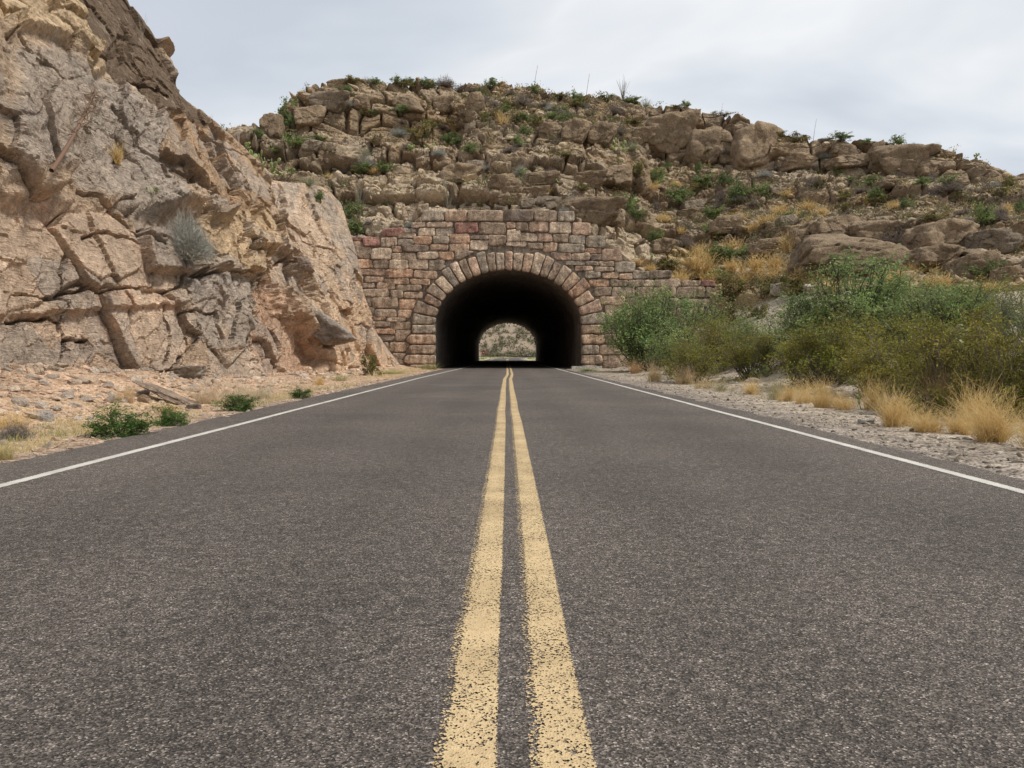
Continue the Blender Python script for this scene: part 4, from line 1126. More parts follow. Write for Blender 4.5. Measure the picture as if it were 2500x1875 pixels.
for a in [(1032, 524, 30, 26), (1004, 542, 44, 32), (968, 558, 34, 18), (906, 577, 26, 17)]:
    boulder(*a, tone=(.44, .34, .24), zone='above the portal wall by the coping', look='small pale rounded boulder')
for a in [(1908, 724, 44, 36), (1996, 716, 60, 24), (1800, 640, 34, 16)]:
    boulder(*a, tone=(.56, .49, .39), zone='on the gravel slope right of the portal', look='cream white boulder')
boulder(768, 822, 150, 62, tone=(.42, .36, .31), rot=math.radians(-34), seed=3, depth=.5, label='long grey slab of rock leaning down the red dirt at the cliff end', group='fallen rocks under the roadside cliff')
boulder(459, 926, 62, 34, tone=(.40, .35, .29), seed=4, label='rounded grey boulder sitting on the rubble at the foot of the roadside cliff', group='fallen rocks under the roadside cliff')
boulder(408, 985, 150, 16, tone=(.44, .33, .25), rot=math.radians(-24), seed=5, depth=.35, label='thin flat brown slab sloping down the talus toward the road', group='fallen rocks under the roadside cliff', sinkv=-.6)
boulder(470, 1000, 34, 12, tone=(.50, .42, .36), seed=6, label='small pale stone in front of the flat brown slab', group='fallen rocks under the roadside cliff')
boulder(98, 1027, 44, 18, tone=(.52, .46, .41), seed=7, label='pale grey stone lying on the left verge between dead bush and green shrubs', group='fallen rocks under the roadside cliff')
boulder(2118, 1037, 34, 12, tone=(.68, .64, .58), seed=8, label='flat white stone on the right gravel verge beside the golden grass', group='stones on the right verge')
boulder(735, 660, 44, 32, tone=(.44, .34, .27), seed=2, label='squarish brown block wedged under the end of the roadside cliff', group='fallen rocks under the roadside cliff')

# ------------------------------------------------------------------ plant builders (unit size: about 1 wide, 1 tall)
def leaves(mb, C0, size, c0, c1, r, up=0.0, asp=.5):
    n = len(C0)
    a = r.randn(n, 3); a[:, 2] += up; a /= np.linalg.norm(a, axis=1)[:, None]
    b_ = np.cross(a, r.randn(n, 3)); b_ /= np.linalg.norm(b_, axis=1)[:, None] + 1e-9
    s_ = (size * r.uniform(.6, 1.3, n))[:, None]
    V = np.stack([C0 - a * s_, C0 + b_ * s_ * asp, C0 + a * s_, C0 - b_ * s_ * asp], 1)
    tmix = np.clip(r.rand(n) * .7 + r.randn(n) * .15 + .1, 0, 1)[:, None]
    cc = np.array(c0) * (1 - tmix) + np.array(c1) * tmix
    mb.add(V.reshape(-1, 3), np.arange(4 * n).reshape(n, 4), np.repeat(cc, 4, 0))
def blades(mb, base, dirs, L, wdt, c0, c1, r, droop=.3, seg=3, kink=.0):
    """tapered curving ribbons"""
    n = len(base)
    side = np.cross(dirs, r.randn(n, 3)); side /= np.linalg.norm(side, axis=1)[:, None] + 1e-9
    pts = []; d_ = dirs.copy(); p_ = base.copy()
    pts.append(p_)
    for k in range(seg):
        p_ = p_ + d_ * (L / seg)[:, None]; pts.append(p_)
        d_ = d_ + np.array([0, 0, -droop]) / seg * r.uniform(.3, 1.7, n)[:, None] + r.randn(n, 3) * kink
        d_ /= np.linalg.norm(d_, axis=1)[:, None]
    V = []
    for k, p_ in enumerate(pts):
        w_ = wdt * (1 - .85 * k / seg)
        V += [p_ - side * w_ / 2, p_ + side * w_ / 2]
    V = np.stack(V, 1)
    idx = (np.arange(n) * 2 * (seg + 1))[:, None]
    Fq = np.concatenate([np.stack([idx[:, 0] + 2 * k, idx[:, 0] + 2 * k + 1, idx[:, 0] + 2 * k + 3, idx[:, 0] + 2 * k + 2], -1) for k in range(seg)])
    tmix = r.rand(n, 1); cc = np.array(c0) * (1 - tmix) + np.array(c1) * tmix
    mb.add(V.reshape(-1, 3), Fq, np.repeat(cc, 2 * (seg + 1), 0))
def cone_dirs(n, r, spread, up=1.0):
    d_ = r.randn(n, 3) * spread; d_[:, 2] = np.abs(r.randn(n)) * spread * .4 + up
    return d_ / np.linalg.norm(d_, axis=1)[:, None]
def shrub(root, seed, c0, c1, nclump=14, nleaf=1600, lsize=.035, twig=(.10, .08, .06), stems=10, open_=.15, low=.12, stemr=.012, twigs=4, asp=.5):
    r = np.random.RandomState(seed)
    st, fo = MB(), MB()
    th = r.uniform(0, 6.283, nclump); ph = r.uniform(0, 1, nclump) ** .8
    rad = r.uniform(.55, 1.0, nclump)
    cz = low + (1 - low) * 1.08 * ph * rad * r.uniform(.8, 1.0, nclump)
    rr = .5 * rad * np.sqrt(np.clip(1 - (ph * .93) ** 2.2, .05, 1))
    Cc = np.stack([np.cos(th) * rr, np.sin(th) * rr, cz], -1)
    per = nleaf // nclump
    for k in range(nclump):
        b0 = np.array([r.randn() * .04, r.randn() * .04, -.05])
        tt = np.linspace(0, 1, 6)[:, None]
        mid_ = (b0 + Cc[k]) / 2 + np.array([Cc[k][0] * .25, Cc[k][1] * .25, -.06]) + r.randn(3) * .03
        pts = b0 * (1 - tt) ** 2 + 2 * mid_ * tt * (1 - tt) + Cc[k] * tt ** 2 + np.concatenate([[[0, 0, 0]], r.randn(5, 3) * .012])
        tube(st, pts, np.linspace(stemr, stemr * .35, 6), np.array(twig) * r.uniform(.8, 1.2), 4)
        spr = np.array([.13, .13, .10]) * r.uniform(.7, 1.25) * (14 / nclump) ** .28
        ends = []
        for _ in range(twigs):
            e_ = Cc[k] + r.randn(3) * spr * 1.25; e_[2] = max(e_[2], .04)
            s0 = pts[r.randint(2, 6)]
            tp = np.stack([s0, (s0 + e_) / 2 + r.randn(3) * .02, e_]); tube(st, tp, [stemr * .45, stemr * .3, stemr * .12], twig, 3)
            ends.append(tp)
        # leaves gather along the twigs
        E = np.stack(ends); ti = r.randint(0, twigs, per); f_ = r.uniform(.25, 1.08, per)[:, None]
        P_ = np.where(f_ < .5, E[ti, 0] * (1 - 2 * f_) + E[ti, 1] * 2 * f_, E[ti, 1] * (2 - 2 * f_) + E[ti, 2] * (2 * f_ - 1))
        P_ = P_ + r.randn(per, 3) * spr * .38
        P_ = P_[P_[:, 2] > .02]
        k0 = r.uniform(.62, 1.32) * (1 + .06 * r.randn(3))
        leaves(fo, P_, lsize, np.array(c0) * k0, np.array(c1) * k0, r, .3, asp)
    st.build('stems', M_TWIG, root); fo.build('foliage', M_LEAF, root)
def brush(mb, seed, n, c0, c1, spread=1.0, wdt=.012, round_=True, droop=.15):
    r = np.random.RandomState(seed)
    if round_:
        d_ = r.randn(n, 3); d_[:, 2] = np.abs(d_[:, 2]) * 1.0 + .12; d_ /= np.linalg.norm(d_, axis=1)[:, None]
        L = .5 / np.maximum(np.hypot(d_[:, 0], d_[:, 1]) + d_[:, 2] * .5, .5) * r.uniform(.75, 1.05, n)
        base = np.stack([r.randn(n) * .03, r.randn(n) * .03, r.uniform(0, .05, n)], -1)
        blades(mb, base, d_, L, wdt, c0, c1, r, droop, 3, .12)
        # side twigs fill the outer half
        k = n * 3; i_ = r.randint(0, n, k); f_ = r.uniform(.45, .95, k)
        b2 = base[i_] + d_[i_] * (L[i_] * f_)[:, None] + r.randn(k, 3) * .03
        d2 = d_[i_] + r.randn(k, 3) * .6; d2 /= np.linalg.norm(d2, axis=1)[:, None]
        blades(mb, b2, d2, r.uniform(.06, .16, k), wdt * .8, c0, c1, r, 0, 2, .1)
    else:
        d_ = cone_dirs(n, r, spread); L = r.uniform(.6, 1.05, n)
        base = np.stack([r.randn(n) * .07, r.randn(n) * .07, np.zeros(n)], -1)
        blades(mb, base, d_, L, wdt, c0, c1, r, droop, 4, .05)
def grass(mb, seed, n=260, c0=(.56, .385, .14), c1=(.70, .54, .28), spread=.32, wdt=.012, droop=.7, heads=True):
    r = np.random.RandomState(seed)
    d_ = cone_dirs(n, r, spread); L = r.uniform(.35, 1.2, n)
    nb = 7; cb = r.randn(nb, 3) * [.17, .17, 0]; ck = r.randint(0, nb, n); hk = r.uniform(.6, 1.15, nb)
    L = L * hk[ck]
    base = cb[ck] + np.stack([r.randn(n) * .045, r.randn(n) * .045, np.zeros(n) - .03], -1)
    blades(mb, base, d_, L, wdt, c0, c1, r, droop, 5, .12)
    k = n * 2; i_ = r.randint(0, n, k); f_ = r.uniform(.3, .85, k)
    b2 = base[i_] + d_[i_] * (L[i_] * f_)[:, None] + r.randn(k, 3) * .03; d2 = d_[i_] + r.randn(k, 3) * .5; d2 /= np.linalg.norm(d2, axis=1)[:, None]
    blades(mb, b2, d2, r.uniform(.08, .25, k), wdt * .7, c0, c1, r, droop * .6, 2, .15)
def pad_mesh(mb, c, axis, nrm, L, W, Tk, colr):
    """one flattened oval pad, standing on its lower end at c"""
    axis = axis / np.linalg.norm(axis); nrm = nrm - axis * (nrm @ axis); nrm /= np.linalg.norm(nrm); sd_ = np.cross(axis, nrm)
    a = np.linspace(0, 2 * math.pi, 12, endpoint=False); rows = []
    for s_, h_ in ((1.0, 0), (.86, .5), (.5, .9)):
        for sg_ in ((1, -1) if h_ else (1,)):
            wr = W * (.78 + .22 * np.sin(a))
            rows.append(c + axis * L * .5 + np.outer(np.cos(a) * wr * .5 * s_, sd_) + np.outer(np.sin(a) * L * .5 * s_, axis) + nrm * Tk * h_ * sg_ * .5)
    V = np.concatenate(rows + [(c + axis * L * .5 + nrm * Tk * .5)[None], (c + axis * L * .5 - nrm * Tk * .5)[None]])
    i_ = np.arange(12); j_ = np.roll(i_, -1)
    def q_(a_, b_): return np.stack([a_ * 12 + i_, a_ * 12 + j_, b_ * 12 + j_, b_ * 12 + i_], -1)
    Fq = np.concatenate([q_(0, 1), q_(1, 3), q_(0, 2)[:, ::-1], q_(2, 4)[:, ::-1]])
    mb.add(V, Fq, colr); b0 = mb.n - len(V)
    mb.F3.append(b0 + np.concatenate([np.stack([36 + i_, 36 + j_, np.full(12, 60)], -1), np.stack([48 + j_, 48 + i_, np.full(12, 61)], -1)]))
def pear(root, seed, npads=26, c0=(.17, .22, .075), c1=(.27, .31, .12), fruit=None, padL=.24):
    r = np.random.RandomState(seed); mb = MB(); fr = MB(); pads = []
    for k in range(max(4, npads // 5)):
        th = r.uniform(0, 6.283); b0 = np.array([math.cos(th), math.sin(th), 0]) * r.uniform(.02, .34)
        ax = np.array([math.cos(th) * .5, math.sin(th) * .5, 1.0]) + r.randn(3) * .2
        pads.append((b0 - [0, 0, .03], ax / np.linalg.norm(ax), r.randn(3) * [1, 1, .2], padL * r.uniform(.8, 1.15)))
    i = 0
    while len(pads) < npads and i < len(pads):
        b0, ax, nr, L = pads[i]; i += 1
        for _ in range(r.randint(1, 4)):
            if len(pads) >= npads: break
            nr_ = nr - ax * (nr @ ax); nr_ /= np.linalg.norm(nr_); sd_ = np.cross(ax, nr_)
            t_ = r.uniform(-1.0, 1.0); p0 = b0 + ax * L * (.55 + .42 * math.cos(t_)) + sd_ * L * .42 * math.sin(t_)
            a2 = ax * math.cos(t_) + sd_ * math.sin(t_) + np.array([0, 0, .45]) + r.randn(3) * .2
            if p0[2] > .84: continue
            pads.append((p0, a2 / np.linalg.norm(a2), nr_ + r.randn(3) * .5, L * r.uniform(.8, 1.05)))
    for b0, ax, nr, L in pads:
        t_ = r.rand(); pad_mesh(mb, b0, ax, nr, L, L * .8, L * .16, np.array(c0) * (1 - t_) + np.array(c1) * t_)
        if fruit is not None and r.rand() < .6:
            for _ in range(r.randint(1, 5)):
                an = r.uniform(-.9, .9); nr_ = nr - ax * (nr @ ax); nr_ /= np.linalg.norm(nr_); sd_ = np.cross(ax, nr_)
                p0 = b0 + ax * L * (.5 + .5 * math.cos(an)) + sd_ * L * .4 * math.sin(an)
                fr.add(ICO1 * [.014, .014, .024] + p0 + ax * .018, ICF1, np.array(fruit) * r.uniform(.8, 1.3))
    mb.build('pads', M_PAD, root)
    if fr.n: fr.build('fruit', M_PAD, root)
def ocotillo(mb, seed, n=22, c0=(.20, .18, .13), c1=(.30, .27, .20)):
    r = np.random.RandomState(seed)
    for _ in range(n):
        th = r.uniform(0, 6.283); s_ = abs(r.randn()) * .22 + .05
        d_ = np.array([math.cos(th) * s_, math.sin(th) * s_, 1.0]); L = r.uniform(.6, 1.05)
        tt = np.linspace(0, 1, 7)[:, None]
        pts = np.array([r.randn() * .03, r.randn() * .03, 0]) + d_ * tt * L + np.array([math.cos(th), math.sin(th), 0]) * (tt ** 2) * .10 + np.cumsum(r.randn(7, 3) * .008, 0)
        t_ = r.rand(); tube(mb, pts, np.linspace(.014, .005, 7), np.array(c0) * (1 - t_) + np.array(c1) * t_, 4)

# ---- kinds: name, category, look, variants
VAR = {}
def proto(kind, k, fn, single):
    name = KIND[kind][0]
    if single:
        mb = MB(); fn(mb); o = mb.build(name, M_GRASS if KIND[kind][4] else M_TWIG)
    else:
        o = empty(name); fn(o)
    VAR.setdefault(kind, []).append([o, False])
KIND = {
    'green': ('shrub', 'shrub', 'leafy green desert shrub', 'green shrubs on the rocky hill', 0),
    'olive': ('shrub', 'shrub', 'olive brown desert shrub', 'olive shrubs on the rocky hill', 0),
    'dark': ('dry_shrub', 'shrub', 'dark leafless twiggy shrub', 'dry dark shrubs on the rocky hill', 1),
    'grey': ('silver_shrub', 'shrub', 'round silver grey shrub', 'silver shrubs on the rocky hill', 1),
    'grass': ('grass_tuft', 'grass', 'golden dry grass tuft', 'golden grass tufts on the rocky hill', 1),
    'pear': ('prickly_pear', 'cactus', 'green prickly pear cactus', 'prickly pears on the rocky hill', 0),
    'sotol': ('spiky_plant', 'plant', 'spiky rosette plant', 'spiky rosette plants on the rocky hill', 1),
    'oco': ('wand_cactus', 'plant', 'bare upright wand plant', 'bare wand plants on the rocky hill', 1),
    'stalk': ('flower_stalk', 'plant', 'thin dry flower stalk', 'thin flower stalks on the skyline', 1),
}
for k in range(3):
    proto('green', k, lambda o: shrub(o, 300 + k, (.12, .155, .055), (.24, .285, .115), 12, 2100, .042), False)
    proto('olive', k, lambda o: shrub(o, 310 + k, (.15, .13, .05), (.27, .225, .09), 12, 1900, .038), False)
    proto('dark', k, lambda m: brush(m, 320 + k, 200, (.13, .105, .09), (.24, .20, .165), wdt=.020), True)
    proto('grey', k, lambda m: brush(m, 330 + k, 240, (.26, .265, .235), (.40, .40, .36), wdt=.020), True)
    proto('grass', k, lambda m: grass(m, 340 + k, 170, wdt=.03), True)
    proto('pear', k, lambda o: pear(o, 350 + k, 24), False)
    proto('sotol', k, lambda m: brush(m, 360 + k, 130, (.20, .21, .13), (.32, .32, .2), 1.0, .03, False, .1), True)
    proto('oco', k, lambda m: ocotillo(m, 370 + k), True)
def stalk_mb(m):
    r = np.random.RandomState(380); tt = np.linspace(0, 1, 8)[:, None]
    tube(m, np.array([[0, 0, -.02]]) + np.array([[.12, 0, 1]]) * tt + np.array([.05, 0, 0]) * tt ** 2, np.linspace(.012, .004, 8), (.22, .17, .12), 4)
    for z_ in np.linspace(.6, .95, 9):
        s_ = r.choice([-1, 1]); tube(m, [[.12 * z_ + .05 * z_ ** 2, 0, z_], [.12 * z_ + .05 * z_ ** 2 + s_ * .015, 0, z_ + .02]], .004, (.22, .17, .12), 3)
proto('stalk', 0, stalk_mb, True)
pi_ = [0]
def place(src, u, v, hpx, wpx, which='all', sink=.04, rz=None):
    vv = v; r_ = None
    for _ in range(16):
        r_ = hit(u, vv, which)
        if r_ is not None: break
        vv += 2
    if r_ is None: print('no ground for plant', u, v); return None
    p = r_[0]; Yd_ = p.y
    if src[1]:
        o = src[0].copy(); C.objects.link(o)
        for ch in src[0].children:
            c = ch.copy(); C.objects.link(c); c.parent = o
    else: o = src[0]; src[1] = True
    h_ = (hpx + (vv - v)) * Yd_ / F; w_ = wpx * Yd_ / F
    o.location = (p.x, p.y, p.z - h_ * sink); o.scale = (w_, w_, h_)
    o.rotation_euler = (0, 0, rng.uniform(0, 6.283) if rz is None else rz)
    return o
def plant(kind, u, v, hpx, wpx, zone=None, look=None, group=None):
    vs = VAR[kind]; src = vs[pi_[0] % len(vs)]; pi_[0] += 1
    o = place(src, u, v, hpx * 1.12, wpx * 1.15, rz=0.0 if kind == 'stalk' else None)
    if o is None: return
    nme, cat, lk, grp, _ = KIND[kind]
    tag(o, None, cat, group or grp)
    for k_ in ('label',):
        if k_ in o: del o[k_]
    if zone is None:
        if v < crest_v(u) + 14: zone = 'along the hill skyline'
        elif u < 835: zone = "on the hill's left shoulder"
        elif v < 400 + (u - 1000) * .03 and u < 1300: zone = 'on the upper ledges above the tunnel'
        elif u < 1300: zone = 'on the lower ledges above the tunnel'
        elif v < 470 and u < 1900: zone = 'on the middle ledges right of the tunnel'
        elif u < 1900: zone = 'on the slope just above the portal wall'
        elif v < 530: zone = 'below the far right cliff band'
        else: zone = 'among the big boulders at far right'
    ENT.append((o, look or lk, zone, u))
    return o
def crest_v(u): return np.interp(u, [a * K for a, _ in crest_pts], [b_ * K for _, b_ in crest_pts])
for a in [('olive', 860, 200, 14, 34), ('sotol', 898, 197, 12, 20), ('green', 917, 206, 16, 30), ('green', 966, 196, 14, 22), ('green', 1037, 212, 22, 40), ('dark', 1085, 206, 34, 62), ('dark', 1125, 225, 28, 50), ('green', 1202, 215, 24, 34),
          ('green', 705, 312, 74, 44), ('green', 628, 338, 26, 24), ('pear', 598, 362, 24, 50), ('pear', 645, 417, 68, 74), ('pear', 697, 430, 26, 56), ('sotol', 752, 452, 30, 40), ('green', 720, 360, 32, 56),
          ('sotol', 890, 384, 30, 28), ('olive', 923, 350, 26, 38), ('grey', 975, 332, 32, 58), ('olive', 1030, 352, 56, 66), ('pear', 1005, 370, 24, 42), ('pear', 1050, 368, 30, 26), ('grey', 1072, 380, 30, 42),
          ('green', 1110, 352, 30, 44), ('green', 1150, 373, 26, 36), ('grass', 1113, 322, 26, 42), ('grass', 1220, 302, 32, 28), ('dark', 1203, 262, 28, 42), ('grey', 840, 424, 22, 44), ('olive', 880, 422, 24, 42),
          ('grass', 914, 424, 20, 34), ('green', 945, 422, 30, 36), ('grass', 806, 436, 14, 24), ('oco', 876, 528, 82, 50), ('green', 856, 532, 48, 46), ('green', 870, 573, 40, 58), ('dark', 902, 548, 22, 34),
          ('grey', 1002, 556, 30, 34), ('oco', 1094, 510, 78, 66), ('dark', 958, 520, 18, 18), ('dark', 1217, 512, 14, 30), ('dark', 1143, 502, 12, 22), ('olive', 1172, 505, 12, 20),
          ('green', 1308, 228, 20, 28), ('stalk', 1304, 208, 46, 46), ('stalk', 1431, 226, 44, 44), ('oco', 1521, 246, 52, 30), ('dark', 1276, 256, 42, 52), ('dark', 1387, 288, 32, 44), ('green', 1276, 300, 24, 40),
          ('olive', 1418, 260, 26, 42), ('dark', 1504, 279, 36, 54), ('green', 1542, 254, 16, 40), ('sotol', 1577, 250, 16, 18), ('green', 1675, 262, 16, 18), ('olive', 1660, 266, 12, 44), ('dark', 1358, 350, 22, 38), ('pear', 1507, 370, 40, 42),
          ('sotol', 1545, 367, 28, 30), ('dark', 1513, 329, 42, 54), ('dark', 1244, 373, 26, 44), ('green', 1630, 415, 24, 18), ('green', 1706, 421, 26, 18), ('green', 1605, 440, 32, 38), ('green', 1719, 459, 38, 50),
          ('green', 1770, 456, 38, 44), ('grass', 1589, 462, 22, 38), ('green', 1659, 497, 50, 50), ('green', 1808, 491, 48, 48), ('green', 1868, 484, 40, 36), ('pear', 1285, 427, 20, 38), ('pear', 1361, 449, 22, 28),
          ('olive', 1421, 465, 16, 40), ('green', 1504, 503, 34, 22), ('pear', 1542, 503, 32, 62), ('grass', 1618, 541, 20, 44), ('green', 1599, 598, 44, 30), ('pear', 1722, 567, 36, 32), ('dark', 1668, 602, 42, 74),
          ('grass', 1665, 570, 20, 26), ('pear', 1595, 636, 26, 28), ('olive', 1630, 662, 44, 74), ('olive', 1887, 598, 36, 34), ('pear', 1814, 567, 26, 28), ('grass', 1842, 570, 26, 36), ('green', 1776, 645, 54, 74), ('grey', 1830, 633, 22, 48),
          ('olive', 1952, 346, 20, 56), ('green', 2053, 344, 22, 42), ('green', 2116, 352, 14, 22), ('green', 2189, 354, 22, 32), ('sotol', 2286, 368, 24, 14), ('pear', 2385, 386, 18, 22), ('dark', 2230, 357, 14, 20), ('stalk', 1985, 344, 50, 40), ('stalk', 1760, 278, 26, 24),
          ('dark', 1987, 454, 42, 54), ('green', 2078, 442, 14, 22), ('green', 2135, 454, 28, 52), ('dark', 2100, 470, 24, 62), ('dark', 2325, 467, 48, 72), ('dark', 2284, 473, 32, 50), ('green', 2335, 486, 24, 26),
          ('olive', 2468, 467, 38, 34), ('grass', 2110, 502, 24, 62), ('grass', 2183, 508, 18, 38), ('olive', 2148, 502, 24, 40), ('green', 2208, 511, 28, 32), ('grass', 1904, 524, 28, 38), ('grass', 1980, 511, 22, 52),
          ('grass', 1927, 480, 20, 36), ('olive', 2063, 515, 22, 24), ('dark', 2075, 521, 22, 22), ('dark', 2050, 492, 12, 20), ('dark', 2180, 600, 82, 92), ('dark', 2259, 540, 32, 48), ('olive', 2284, 537, 28, 52),
          ('green', 2398, 549, 48, 50), ('olive', 1885, 591, 30, 28), ('grass', 1920, 616, 52, 42), ('grass', 1841, 562, 22, 34), ('grass', 2211, 641, 22, 66), ('green', 2389, 676, 52, 68), ('olive', 1968, 641, 28, 54),
          ('dark', 2268, 644, 42, 40), ('grass', 2467, 606, 20, 44), ('dark', 1841, 502, 24, 36), ('dark', 2440, 540, 40, 60), ('dark', 2490, 600, 50, 60), ('olive', 2440, 480, 26, 40), ('grass', 2450, 520, 22, 60), ('green', 2370, 500, 20, 30),
          ('dark', 1330, 262, 24, 44), ('olive', 1240, 268, 22, 40), ('dark', 1440, 282, 26, 40), ('green', 1350, 292, 20, 30), ('dark', 1180, 245, 20, 36), ('olive', 985, 212, 20, 44), ('green', 1000, 205, 16, 30), ('dark', 1150, 226, 26, 30),
          ('olive', 1370, 240, 16, 40), ('olive', 1480, 246, 14, 36), ('dark', 1250, 232, 18, 40), ('olive', 1760, 280, 10, 40), ('olive', 1900, 336, 12, 44), ('dark', 2010, 346, 14, 30), ('olive', 2160, 356, 10, 30),
          ('green', 670, 375, 20, 30), ('green', 780, 345, 16, 28), ('green', 1080, 345, 18, 30), ('grey', 1190, 415, 20, 26), ('grass', 1335, 470, 16, 30)]:
    plant(a[0], *a[1:])
rq = np.random.RandomState(77)
for _ in range(95):
    u_ = rq.uniform(830, 2490); top_ = float(crest_v(u_)) + 14; bot_ = float(np.interp(u_, [830, 1000, 1240, 1500, 1750, 2100, 2490], [520, 480, 480, 560, 590, 600, 640]))
    v_ = top_ + (bot_ - top_) * rq.rand()
    plant(rq.choice(['green', 'dark', 'olive', 'grey', 'green', 'dark']), u_, v_, rq.uniform(18, 36) * (.8 + .4 * (v_ > 400)), rq.uniform(26, 50))
# the golden grass flat above the wall
for u_, v_, h_, w_ in [(1690, 655, 46, 60), (1725, 668, 52, 66), (1755, 640, 40, 56), (1700, 625, 36, 50), (1668, 690, 34, 50), (1735, 690, 36, 54), (1790, 612, 34, 46), (1850, 660, 40, 60), (1880, 690, 44, 60), (1900, 655, 40, 52), (1925, 680, 40, 60),
                       (1955, 690, 42, 56), (1985, 700, 40, 60), (2020, 716, 36, 60), (1830, 690, 34, 54), (1790, 660, 34, 44), (1560, 645, 16, 36), (1580, 660, 16, 40), (2240, 668, 30, 60), (2190, 690, 34, 60), (2290, 700, 36, 60), (2420, 716, 34, 60), (1810, 540, 22, 50), (1870, 545, 24, 40), (1935, 535, 22, 44), (2010, 525, 22, 40), (1650, 455, 16, 30), (1600, 425, 14, 26)]:
    plant('grass', u_, v_, h_, w_, zone='on the grassy flat above the portal wall' if v_ > 600 and u_ < 2060 else None)
# creosote and cactus on the spoil slope
for a in [('olive', 1863, 722, 64, 78), ('olive', 1942, 722, 60, 76), ('olive', 1788, 730, 66, 70), ('olive', 1793, 790, 62, 84), ('olive', 1852, 778, 42, 44), ('pear', 1748, 684, 36, 52), ('green', 1700, 800, 46, 60), ('olive', 1740, 850, 46, 70)]:
    plant(*a, zone='on the gravel slope beside the portal', group='shrubs on the gravel slope')
plant('stalk', 1677, 745, 150, 60, zone='in front of the portal wall, right of the arch')
for kd, u_, v_, h_, w_, z_ in [('green', 781, 494, 30, 28, 'on top of the rounded end of the roadside cliff'), ('pear', 670, 536, 38, 24, 'in a crack on the roadside cliff face'), ('pear', 372, 472, 24, 26, 'above the silver bush on the roadside cliff'),
                               ('grass', 290, 398, 50, 34, 'on a ledge of the grey cliff face'), ('olive', 905, 918, 58, 44, 'on the verge where the cliff meets the portal')]:
    plant(kd, u_, v_, h_, w_, zone=z_, group='plants on the roadside cliff')
#=====PART5=====
# ------------------------------------------------------------------ large and near plants, one by one
def big(fn, u, v, hpx, wpx, name, label, cat, group, which='all', sink=.03, single=None):
    if single is None:
        o = empty(name); fn(o)
    else:
        mb = MB(); fn(mb); o = mb.build(name, single)
    place([o, False], u, v, hpx, wpx, which, sink)
    tag(o, label, cat, group); return o
MES0, MES1 = (.15, .205, .07), (.32, .40, .15)
CRE0, CRE1 = (.145, .145, .025), (.31, .29, .06)
G1 = 'bushes on the right bank'
def bigb(u, v, h, w, seed, kind, label, nleaf=22000, nc=46, ls=None, **kw):
    c0, c1 = (MES0, MES1) if kind == 'm' else (CRE0, CRE1) if kind == 'c' else ((.12, .15, .065), (.22, .25, .11))
    tw = (.075, .06, .05) if kind == 'm' else (.15, .13, .11)
    return big(lambda o: shrub(o, seed, c0, c1, nc, int(nleaf * .72), ls or (.0145 if kind == 'm' else .014), tw, open_=.1, low=.1, stemr=.009, twigs=9, asp=.38), u, v, h * 1.1, w * 1.08,
               'mesquite_bush' if kind == 'm' else 'creosote_bush', label, 'bush', G1, which=('ground',), **kw)
bigb(1602, 898, 200, 246, 401, 'm', 'large bright green feathery bush against the portal wall right of the arch', 30000, 56)
bigb(1705, 905, 172, 180, 402, 'm', 'green feathery bush behind the cactus clump right of the portal bush', 12000, 26)
bigb(2070, 868, 225, 330, 403, 'm', 'biggest green feathery bush with dark branches in the middle of the right bank', 34000, 64)
bigb(2290, 850, 190, 230, 404, 'm', 'green feathery bush under the right hand boulders, behind the tall cactus', 22000, 44)
bigb(1960, 880, 130, 170, 405, 'm', 'low grey green feathery bush at the foot of the biggest green bush', 14000, 30)
bigb(1700, 935, 122, 150, 406, 'c', 'olive bush with cactus in it beside the verge nearest the portal bush', 16000, 34)
bigb(1830, 925, 112, 150, 407, 'c', 'olive bush between the two grass clumps midway along the right verge', 16000, 34)
bigb(2010, 945, 165, 230, 408, 'c', 'wide olive creosote bush above the short golden tufts', 24000, 48)
bigb(2180, 955, 170, 240, 409, 'c', 'wide olive creosote bush behind the red fruited cactus', 26000, 50)
bigb(2330, 1005, 230, 280, 410, 'c', 'tall olive creosote bush above the largest golden grass', 32000, 56)
bigb(2480, 1020, 245, 240, 411, 'c', 'tall olive creosote bush cut by the right edge of the photo', 28000, 52)
bigb(1775, 893, 135, 175, 417, 'c', 'olive bush between the portal bush and the middle of the right bank', 15000, 30)
bigb(1868, 880, 118, 150, 418, 'm', 'low green feathery bush at the left end of the right bank thicket', 11000, 24)
bigb(1765, 850, 80, 130, 419, 'o', 'small grey green bush low on the pale gravel slope', 8000, 18)
big(lambda o: pear(o, 428, 36, (.16, .19, .08), (.28, .31, .13), padL=.17), 1865, 918, 60, 80, 'prickly_pear', 'small prickly pear at the verge between two olive bushes', 'cactus', G1, ('ground',))
bigb(2420, 790, 110, 190, 413, 'c', 'brown tinged bush at the right edge above the prickly pear thicket', 12000, 26)
bigb(2500, 850, 150, 180, 414, 'o', 'grey green bush cut by the right edge behind the cactus thicket', 12000, 26)
bigb(2330, 770, 80, 160, 415, 'o', 'low grey green bush below the right hand boulders', 9000, 22)
bigb(2200, 775, 90, 150, 416, 'm', 'small green feathery bush at the upper right of the biggest green bush', 9000, 22)
bigb(2105, 900, 110, 160, 412, 'c', 'low olive bush between the feathery bush and the wide creosotes', 12000, 26)
big(lambda o: pear(o, 421, 150, (.13, .155, .07), (.25, .26, .13), padL=.105), 2395, 845, 215, 260, 'prickly_pear', 'tall prickly pear thicket rising above the creosotes at right', 'cactus', G1, ('ground',))
big(lambda o: pear(o, 422, 60, (.15, .18, .085), (.25, .28, .15), padL=.13), 2280, 830, 110, 170, 'prickly_pear', 'low prickly pear left of the tall cactus thicket on the right bank', 'cactus', G1, ('ground',))
